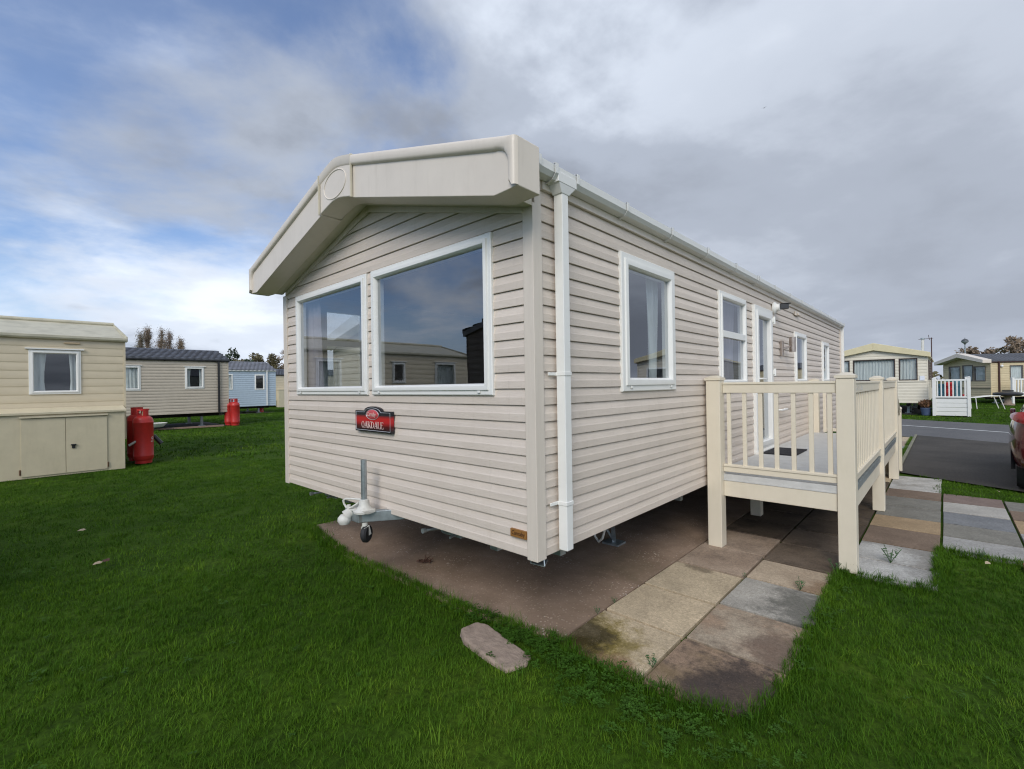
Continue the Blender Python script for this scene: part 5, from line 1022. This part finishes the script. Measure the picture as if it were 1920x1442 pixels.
for i, (y, h, w, lb, m_) in enumerate([(8.93, 8.4, .75, 'thin leaning bare poplar at the left of the row', M_OLIVE), (9.85, 9.4, 1.0, 'tallest russet poplar of the row', M_RUSSET), (11.0, 9.2, .75, 'narrow upright poplar in the middle of the row', M_RUSSET), (12.1, 8.9, .8, 'greyish twiggy poplar right of the middle', M_TWIG), (13.0, 7.9, .6, 'shortest poplar at the right end of the row', M_RUSSET)]):
    poplar(lb, -70 - (i % 2) * 1.5, y, h, w, m_)
def tree(name, label, loc, h, rad, m_, n=26, leaf=0.16, per=90, trunk=0.3, group='trees beyond the caravans', sparse=0.0):
    t = thing(name, label, 'tree', loc, random.uniform(0, 6), group); mb = MB(); tips = []
    mb.tube([(0, 0, 0), (0.05, 0, h * trunk * .5), (0, 0.05, h * trunk)], [h * .035, h * .027, h * .022], 8, False)
    for k in range(5): limbs(mb, Vector((0, 0, h * trunk * random.uniform(.7, 1))), Vector((math.cos(k * 1.26) * .75, math.sin(k * 1.26) * .75, .8)).normalized(), h * .25, h * .014, 2, tips, .45, .15)
    mb.build('trunk', M_BARK, t)
    cb = MB(); cz = h * (1 + trunk) / 2; vz = h * (1 - trunk) / 2
    for q in tips: 
        if random.random() > sparse: leaf_cloud(cb, tuple(q), (rad * .16, rad * .16, rad * .12), int(per * .25), leaf)
    for k in range(n):
        d = Vector((random.gauss(0, 1), random.gauss(0, 1), random.gauss(0.1, .8))).normalized() * random.uniform(.45, .88)
        leaf_cloud(cb, (d.x * rad, d.y * rad, cz + d.z * vz), (rad * random.uniform(.2, .34), rad * random.uniform(.2, .34), vz * random.uniform(.16, .26)), per, leaf, shell=.2)
    cb.build('crown', m_, t)
tree('pine_tree', 'dark green pine above the blue caravan roof', (-62, 17.1, 0), 6.7, 1.9, M_PINE, 22, .13, 130)
tree('oak_tree', 'broad olive-brown tree right of the dark pine', (-75, 24.6, 0), 7.5, 2.9, M_OLIVE, 30, .17, 110)
tree('oak_tree', 'russet tree at the white edge of the main caravan', (-75, 28.4, 0), 8.0, 2.8, M_RUSSET, 20, .15, 70, sparse=.4)
tree('hedge_tree', 'low mixed olive tree between the pine and the broad tree', (-78, 21.2, 0), 6.7, 2.9, M_OLIVE, 24, .17, 100)
tree('hedge_tree', 'low bushy tree standing behind the blue and taupe caravans', (-74, 16.0, 0), 5.2, 2.8, M_OLIVE, 24, .17, 100)
tree('hawthorn_tree', 'small rust-brown thorn tree right of the domed aerial', (4.3, 62, 0), 5.2, 1.8, M_RUSSET, 22, .12, 80, sparse=.3)
tree('hawthorn_tree', 'greenish low thorn tree behind the dark ribbed roof', (6.0, 63, 0), 4.9, 1.7, M_OLIVE, 22, .12, 80, sparse=.3)
tree('hawthorn_tree', 'taller brown thorn tree at the right frame edge', (7.2, 61, 0), 5.9, 2.1, M_RUSSET, 26, .12, 90, sparse=.3)
# far hedge line so that the land does not end in a bare edge
hb = MB()
for k in range(90):
    a = R(-20 + k * 2.9); rr = 150 + random.uniform(-12, 12); leaf_cloud(hb, (rr * -math.sin(a) , rr * math.cos(a), 1.6), (5.2, 5.2, 2.0 + random.random()), 130, .55)
hb.build('far_hedge', M_OLIVE, kind='stuff')
mb = MB(); mb.add([(0, -.06, 0), (.34, 0, .12), (0, .06, 0), (-.34, 0, .10), (0, .14, .01), (0, -.12, .01), (.18, .05, .085), (-.18, .05, .08), (0, 0, .04), (0, 0, -.04)], [(0, 6, 1, 0), (0, 1, 6, 2), (0, 2, 7, 3), (5, 8, 4, 9)][1:]); 
bd = mb.build('bird', M_BLACK); bd.location = (-14.8, 64.2, 36.8); tag(bd, 'tiny dark bird high in the grey sky', 'bird')

# ------------------------------------------------------------------ weeds, litter, leaves
def weed(label, loc, n, h, group='weeds in the paving joints'):
    t = thing('weed', label, 'weed', loc, random.uniform(0, 6), group); mb = MB()
    for k in range(n):
        a = 6.28 * k / n + random.uniform(-.3, .3); l = h * random.uniform(.6, 1.2); e = Vector((math.cos(a) * l * .6, math.sin(a) * l * .6, l)); sd_ = Vector((-math.sin(a), math.cos(a), 0)) * h * .10
        for f in (.35, .6, .85, 1.0):
            c = e * f; o = Vector((math.cos(a + f * 3), math.sin(a + f * 3), .25)) * h * .32
            mb.add([c, c + o * .5 + sd_, c + o, c + o * .5 - sd_], [(0, 1, 2, 3)])
        mb.tube([(0, 0, 0), e * .5 + Vector((0, 0, h * .05)), e], h * .02, 4, False)
    mb.build('leaves', mat('weed_green', (0.05, 0.11, 0.035), .6, var=.3, vscale=40) if 'weed_green' not in MATS else MATS['weed_green'], t); return t
weed('leafy green weed on the white scrubbed slab', (1.40, 3.185, 0), 7, .13); weed('small weed in the joint of the pale pink slab', (0.93, 2.05, 0), 4, .10)
weed('tuft of weed between the algae slab and the lichen slab', (0.53, 0.37, 0), 6, .07); weed('tiny weed at the joint below the inner deck post', (0.53, 2.03, 0), 4, .04)
weed('weed at the foot of the outer deck post', (1.07, 2.655, 0), 5, .09); weed('dark weed at the far end of the pale slab by the grass', (2.0, 3.86, 0), 4, .07); weed('weed sprouting on the pad joint beside the buff slab', (-0.04, 0.92, 0), 5, .04); weed('weed on the pad joint nearest the lawn', (-0.045, 0.70, 0), 5, .045)
M_DEAD = mat('dead_brown_leaf', (0.075, 0.035, 0.022), .9, var=.4, vscale=60)
tw = thing('dead_twig', 'dried dark brown twig lying on the concrete pad', 'twig', (-1.76, .48, 0.004), .6)
mb = MB()
for k in range(16):
    a = random.uniform(0, 6.28); l = random.uniform(.03, .08); p = Vector((random.uniform(-.06, .06), random.uniform(-.02, .02), .012)); mb.tube([p, p + Vector((math.cos(a) * l, math.sin(a) * l * .6, random.uniform(.0, .045)))], .0035, 4)
leaf_cloud(mb, (0, 0, .018), (.075, .03, .016), 60, .012); mb.build('stems', M_DEAD, tw)
def fallen_leaf(loc, rot, label, m_, s=.035):
    mb = MB(); mb.add([(-s, 0, .006), (-s * .3, s * .5, .018), (s * .5, s * .4, .022), (s, 0, .01), (s * .4, -s * .5, .006), (-s * .4, -s * .45, .01)], [(0, 1, 5), (1, 2, 4, 5), (2, 3, 4)])
    o = mb.build('fallen_leaf', m_); o.location = loc; o.rotation_euler = (0, 0, rot); tag(o, label, 'leaf', 'fallen leaves'); return o
M_PALELEAF = mat('pale_dry_leaf', (0.38, 0.30, 0.2), .8)
fallen_leaf((-4.0, -1.5, .035), .4, 'curled brown leaf on the lawn at lower left', M_DEAD, .05); fallen_leaf((-3.98, -1.56, .03), 1.9, 'pale leaf lying against the brown one on the lawn', M_PALELEAF, .04)
fallen_leaf((-5.5, -1.55, .03), 1.4, 'pale leaf on the lawn nearer the cream cabinet', M_PALELEAF, .04); fallen_leaf((2.02, 3.55, .035), 1, 'pale leaf on the right-hand lawn by the path', M_PALELEAF, .03); fallen_leaf((2.3, 7.25, .035), 2, 'pale leaf on the grass strip by the tarmac bay', M_PALELEAF, .03)

# ------------------------------------------------------------------ grass and clover (geometry nodes scatter, stuff)
def inside(P, poly):
    x, y = P[:, 0], P[:, 1]; r_ = np.zeros(len(P), bool); j = len(poly) - 1
    for i in range(len(poly)):
        xi, yi = poly[i]; xj, yj = poly[j]
        c = ((yi > y) != (yj > y)) & (x < (xj - xi) * (y - yi) / (yj - yi + 1e-12) + xi); r_ ^= c; j = i
    return r_
PADP = [(-3.70, 0.33), (-3.2, 0.23), (-2.55, 0.135), (-1.6, 0.15), (-0.88, 0.15), (-0.40, 0.215), (-0.06, 0.28), (-0.06, 11.6), (-3.70, 11.6)]
BANS = [PADP, [(-0.06, 0.28), (0.10, 0.235), (0.52, 0.235), (0.62, 0.232), (0.82, 0.258), (1.0, 0.315), (1.07, 0.40), (1.095, 0.60), (1.10, 1.1), (1.10, 2.0), (1.08, 2.45), (1.10, 2.72), (1.45, 2.70), (1.69, 2.78), (1.70, 3.90), (2.93, 3.90), (2.93, 6.84), (1.70, 6.86), (1.70, 8.14), (1.12, 8.5), (1.08, 15.3), (-0.06, 15.3)],
        [(1.10, 8.52), (1.82, 8.16), (5.2, 6.34), (9, 4.2), (9, 11), (1.1, 16)], [rq(-70, -3.6), rq(60, -3.6), rq(60, 3.0), rq(-70, 3.0)], [rq(2.2, 3.0), rq(30, 3.0), rq(30, 4.6), rq(3.4, 4.6)],
        P_BLOCK if 'P_BLOCK' in globals() else [(-0.57, -0.075), (-0.56, 0.02), (-0.50, 0.06), (-0.30, 0.03), (-0.10, 0.01), (-0.07, -0.06), (-0.11, -0.165), (-0.25, -0.16), (-0.49, -0.125)],
        [(-15.2, -9.9), (-11.5, -9.9), (-11.5, -3.4), (-11.08, -3.4), (-11.08, -0.42), (-11.5, -0.42), (-11.5, -0.35), (-15.2, -0.35)], [(-26.1, -5.2), (-22.5, -5.2), (-22.5, 4.7), (-26.1, 4.7)], [(1.38, 25.8), (2.6, 25.8), (2.6, 28.7), (1.38, 28.7)], [(-2.7, 26.6), (1.2, 26.6), (1.2, 36), (-2.7, 36)], [(1.10, 8.4), (1.2, 8.4), (1.2, 16), (1.10, 16)], [(2.24, 3.6), (2.37, 3.6), (2.37, 3.84), (2.24, 3.84)]]
camp = np.array([1.7711, -2.1113]); fwd2 = np.array([fw.x, fw.y]); fwd2 /= np.linalg.norm(fwd2); rt2 = np.array([rt.x, rt.y])
def scatter(d0, d1, dens, spread=1.18):
    n = int(dens * (d1 * d1) * 2.4); f = d1 * RNG.random(n); l = (RNG.random(n) * 2 - 1) * d1 * 1.35
    P = camp + f[:, None] * fwd2 + l[:, None] * rt2
    n_keep = (np.abs(l) < f * spread + 0.8) & (f >= d0)
    exp_d = dens * d1 * d1 * 2.7 / n
    n_keep &= RNG.random(n) < exp_d
    P = P[n_keep]
    ok = np.ones(len(P), bool)
    for b in BANS: ok &= ~inside(P, b)
    return P[ok]
def tuft(name, nb, rad, h, w, lean, m_):
    mb = MB()
    for k in range(nb):
        a = random.uniform(0, 6.28); r_ = rad * math.sqrt(random.random()); b = random.uniform(0, 6.28); hh = h * random.uniform(.55, 1.25); ww = w * random.uniform(.7, 1.3); le = lean * hh * random.uniform(.1, 1.3)
        p = Vector((math.cos(a) * r_, math.sin(a) * r_, -.015)); d = Vector((math.cos(b), math.sin(b), 0)); s = Vector((-d.y, d.x, 0)) * ww / 2
        m1 = p + d * le * .30 + Vector((0, 0, hh * .6)); t_ = p + d * le + Vector((0, 0, hh))
        mb.add([p - s, p + s, m1 + s * .8, m1 - s * .8, t_], [(0, 1, 2, 3), (3, 2, 4)])
    o = bpy.data.objects.new(name, mb.mesh(name, m_)); return o
def clover(name):
    mb = MB()
    for k in range(7):
        c = Vector((random.uniform(-.04, .04), random.uniform(-.04, .04), random.uniform(.015, .04))); a0 = random.uniform(0, 6)
        for j in range(3):
            a = a0 + j * 2.09; d = Vector((math.cos(a), math.sin(a), random.uniform(.0, .35))); s = Vector((-d.y, d.x, 0)); q = .013 * random.uniform(.8, 1.3)
            mb.add([c, c + d * q * .7 + s * q * .55, c + d * q * 1.25 + s * q * .3, c + d * q * 1.25 - s * q * .3, c + d * q * .7 - s * q * .55], [(0, 1, 2, 3, 4)])
    return bpy.data.objects.new(name, mb.mesh(name, M_CLOVER))
HARD1 = [(-3.72, 0.31), (-3.2, 0.21), (-2.55, 0.118), (-1.6, 0.13), (-0.88, 0.13), (-0.40, 0.195), (-0.05, 0.265), (-0.05, 11.6), (-3.72, 11.6)]
HARD2 = [(-0.05, 0.255), (0.10, 0.222), (0.52, 0.215), (0.62, 0.218), (0.82, 0.242), (1.0, 0.298), (1.08, 0.385), (1.112, 0.60), (1.118, 2.58), (1.16, 2.70), (1.45, 2.69), (1.72, 2.77), (1.735, 3.88), (2.93, 3.88), (2.93, 6.82), (1.74, 6.9), (1.74, 8.15), (1.10, 8.5), (1.08, 15.2), (-0.05, 15.2)]
def scatter_object(name, P, z, srcs, smin, smax, label=None):
    me = bpy.data.meshes.new(name); n = len(P)
    co = np.zeros((n, 3)); co[:, :2] = P; co[:, 2] = np.where(inside(P, HARD1) | inside(P, HARD2), .006, z); me.vertices.add(n); me.vertices.foreach_set('co', co.ravel())
    a = me.attributes.new('turn', 'FLOAT_VECTOR', 'POINT'); rv = np.zeros((n, 3)); rv[:, 2] = RNG.random(n) * 6.283; rv[:, 0] = RNG.normal(0, .12, n); rv[:, 1] = RNG.normal(0, .12, n); a.data.foreach_set('vector', rv.ravel())
    s_ = me.attributes.new('size', 'FLOAT', 'POINT'); s_.data.foreach_set('value', smin + (smax - smin) * RNG.random(n))
    pk_ = me.attributes.new('pick', 'INT', 'POINT'); pk_.data.foreach_set('value', RNG.integers(0, len(srcs), n).astype(np.int32))
    o = bpy.data.objects.new(name, me); COL.objects.link(o); o['kind'] = 'stuff'
    ng = bpy.data.node_groups.new(name + '_scatter', 'GeometryNodeTree'); ng.interface.new_socket('Geometry', in_out='INPUT', socket_type='NodeSocketGeometry'); ng.interface.new_socket('Geometry', in_out='OUTPUT', socket_type='NodeSocketGeometry')
    L = ng.links; gi = ng.nodes.new('NodeGroupInput'); go = ng.nodes.new('NodeGroupOutput'); ip = ng.nodes.new('GeometryNodeInstanceOnPoints'); ip.inputs['Pick Instance'].default_value = True
    g2i = ng.nodes.new('GeometryNodeGeometryToInstance')
    for q in srcs:
        oi = ng.nodes.new('GeometryNodeObjectInfo'); oi.inputs['Object'].default_value = q; L.new(oi.outputs['Geometry'], g2i.inputs[0])
    L.new(g2i.outputs[0], ip.inputs['Instance']); L.new(gi.outputs[0], ip.inputs['Points'])
    for nm, ty, sk in (('turn', 'FLOAT_VECTOR', 'Rotation'), ('size', 'FLOAT', 'Scale'), ('pick', 'INT', 'Instance Index')):
        na = ng.nodes.new('GeometryNodeInputNamedAttribute'); na.data_type = ty; na.inputs[0].default_value = nm; L.new(na.outputs[0], ip.inputs[sk])
    L.new(ip.outputs[0], go.inputs[0]); md = o.modifiers.new('scatter', 'NODES'); md.node_group = ng
    return o
near = [tuft('grass_tuft', 18, .045, .043, .0030, .75, M_BLADE) for k in range(6)]
mid = [tuft('grass_tuft', 22, .085, .044, .0050, .8, M_BLADE) for k in range(5)]
far = [tuft('grass_tuft', 24, .20, .060, .014, .8, M_BLADE) for k in range(5)]
lng = [tuft('grass_tuft', 9, .03, .095, .0034, .8, M_BLADE) for k in range(4)]
scatter_object('grass', scatter(0.4, 4.2, 760), -.028, near, .6, 1.15)
scatter_object('grass', scatter(4.2, 11, 170), -.028, mid, .65, 1.2)
scatter_object('grass', scatter(11, 48, 16), -.028, far, .7, 1.25)
P = scatter(0.4, 4.5, 26); scatter_object('long_grass', P, -.028, lng, .6, 1.1)
# edge fringe of longer grass along the pad and the paving
def along(poly, dens, j, off):
    out = []
    for (a, b) in zip(poly, poly[1:]):
        a, b = np.array(a), np.array(b); l = np.linalg.norm(b - a); n = int(l * dens); t_ = RNG.random(n)[:, None]; nr = np.array([-(b - a)[1], (b - a)[0]]) / l
        out.append(a + (b - a) * t_ - nr * (off + np.abs(RNG.normal(0, j, n)))[:, None])
    return np.concatenate(out)
fr = np.concatenate([along([(-3.9, .30), (-3.70, .33), (-3.2, .23), (-2.55, .135), (-1.6, .15), (-.88, .15), (-.40, .215), (-.06, .28), (.10, .225), (.52, .225), (.62, .225), (.82, .25), (1.0, .305), (1.075, .39), (1.10, .6), (1.105, 1.1), (1.10, 2.0), (1.08, 2.45), (1.10, 2.72), (1.45, 2.70), (1.69, 2.78), (1.71, 3.90), (2.9, 3.9)], 260, .05, -.004)])
fr = np.concatenate([fr, np.array([1.06, 8.6]) + RNG.random((900, 2)) * [.07, 6.6]])
scatter_object('edge_grass', fr, -.026, near + lng[:2], .6, 1.1)
cl = np.concatenate([np.array([[-.05, .12]]) + RNG.normal(0, 1, (90, 2)) * [.20, .06], np.array([[.45, .02]]) + RNG.normal(0, 1, (100, 2)) * [.30, .10], np.array([[-.62, .12]]) + RNG.normal(0, 1, (50, 2)) * [.2, .05], np.array([[.9, .1]]) + RNG.normal(0, 1, (30, 2)) * [.25, .12], np.array([[1.14, 1.6]]) + RNG.normal(0, 1, (36, 2)) * [.05, .5]])
ok = np.ones(len(cl), bool)
for b in BANS: ok &= ~inside(cl, b)
scatter_object('clover', cl[ok], -.01, [clover('clover_sprig') for k in range(4)], .45, .85)
P = scatter(.4, 5, 4); scatter_object('clover', P, -.012, [clover('clover_sprig') for k in range(3)], .4, .75)
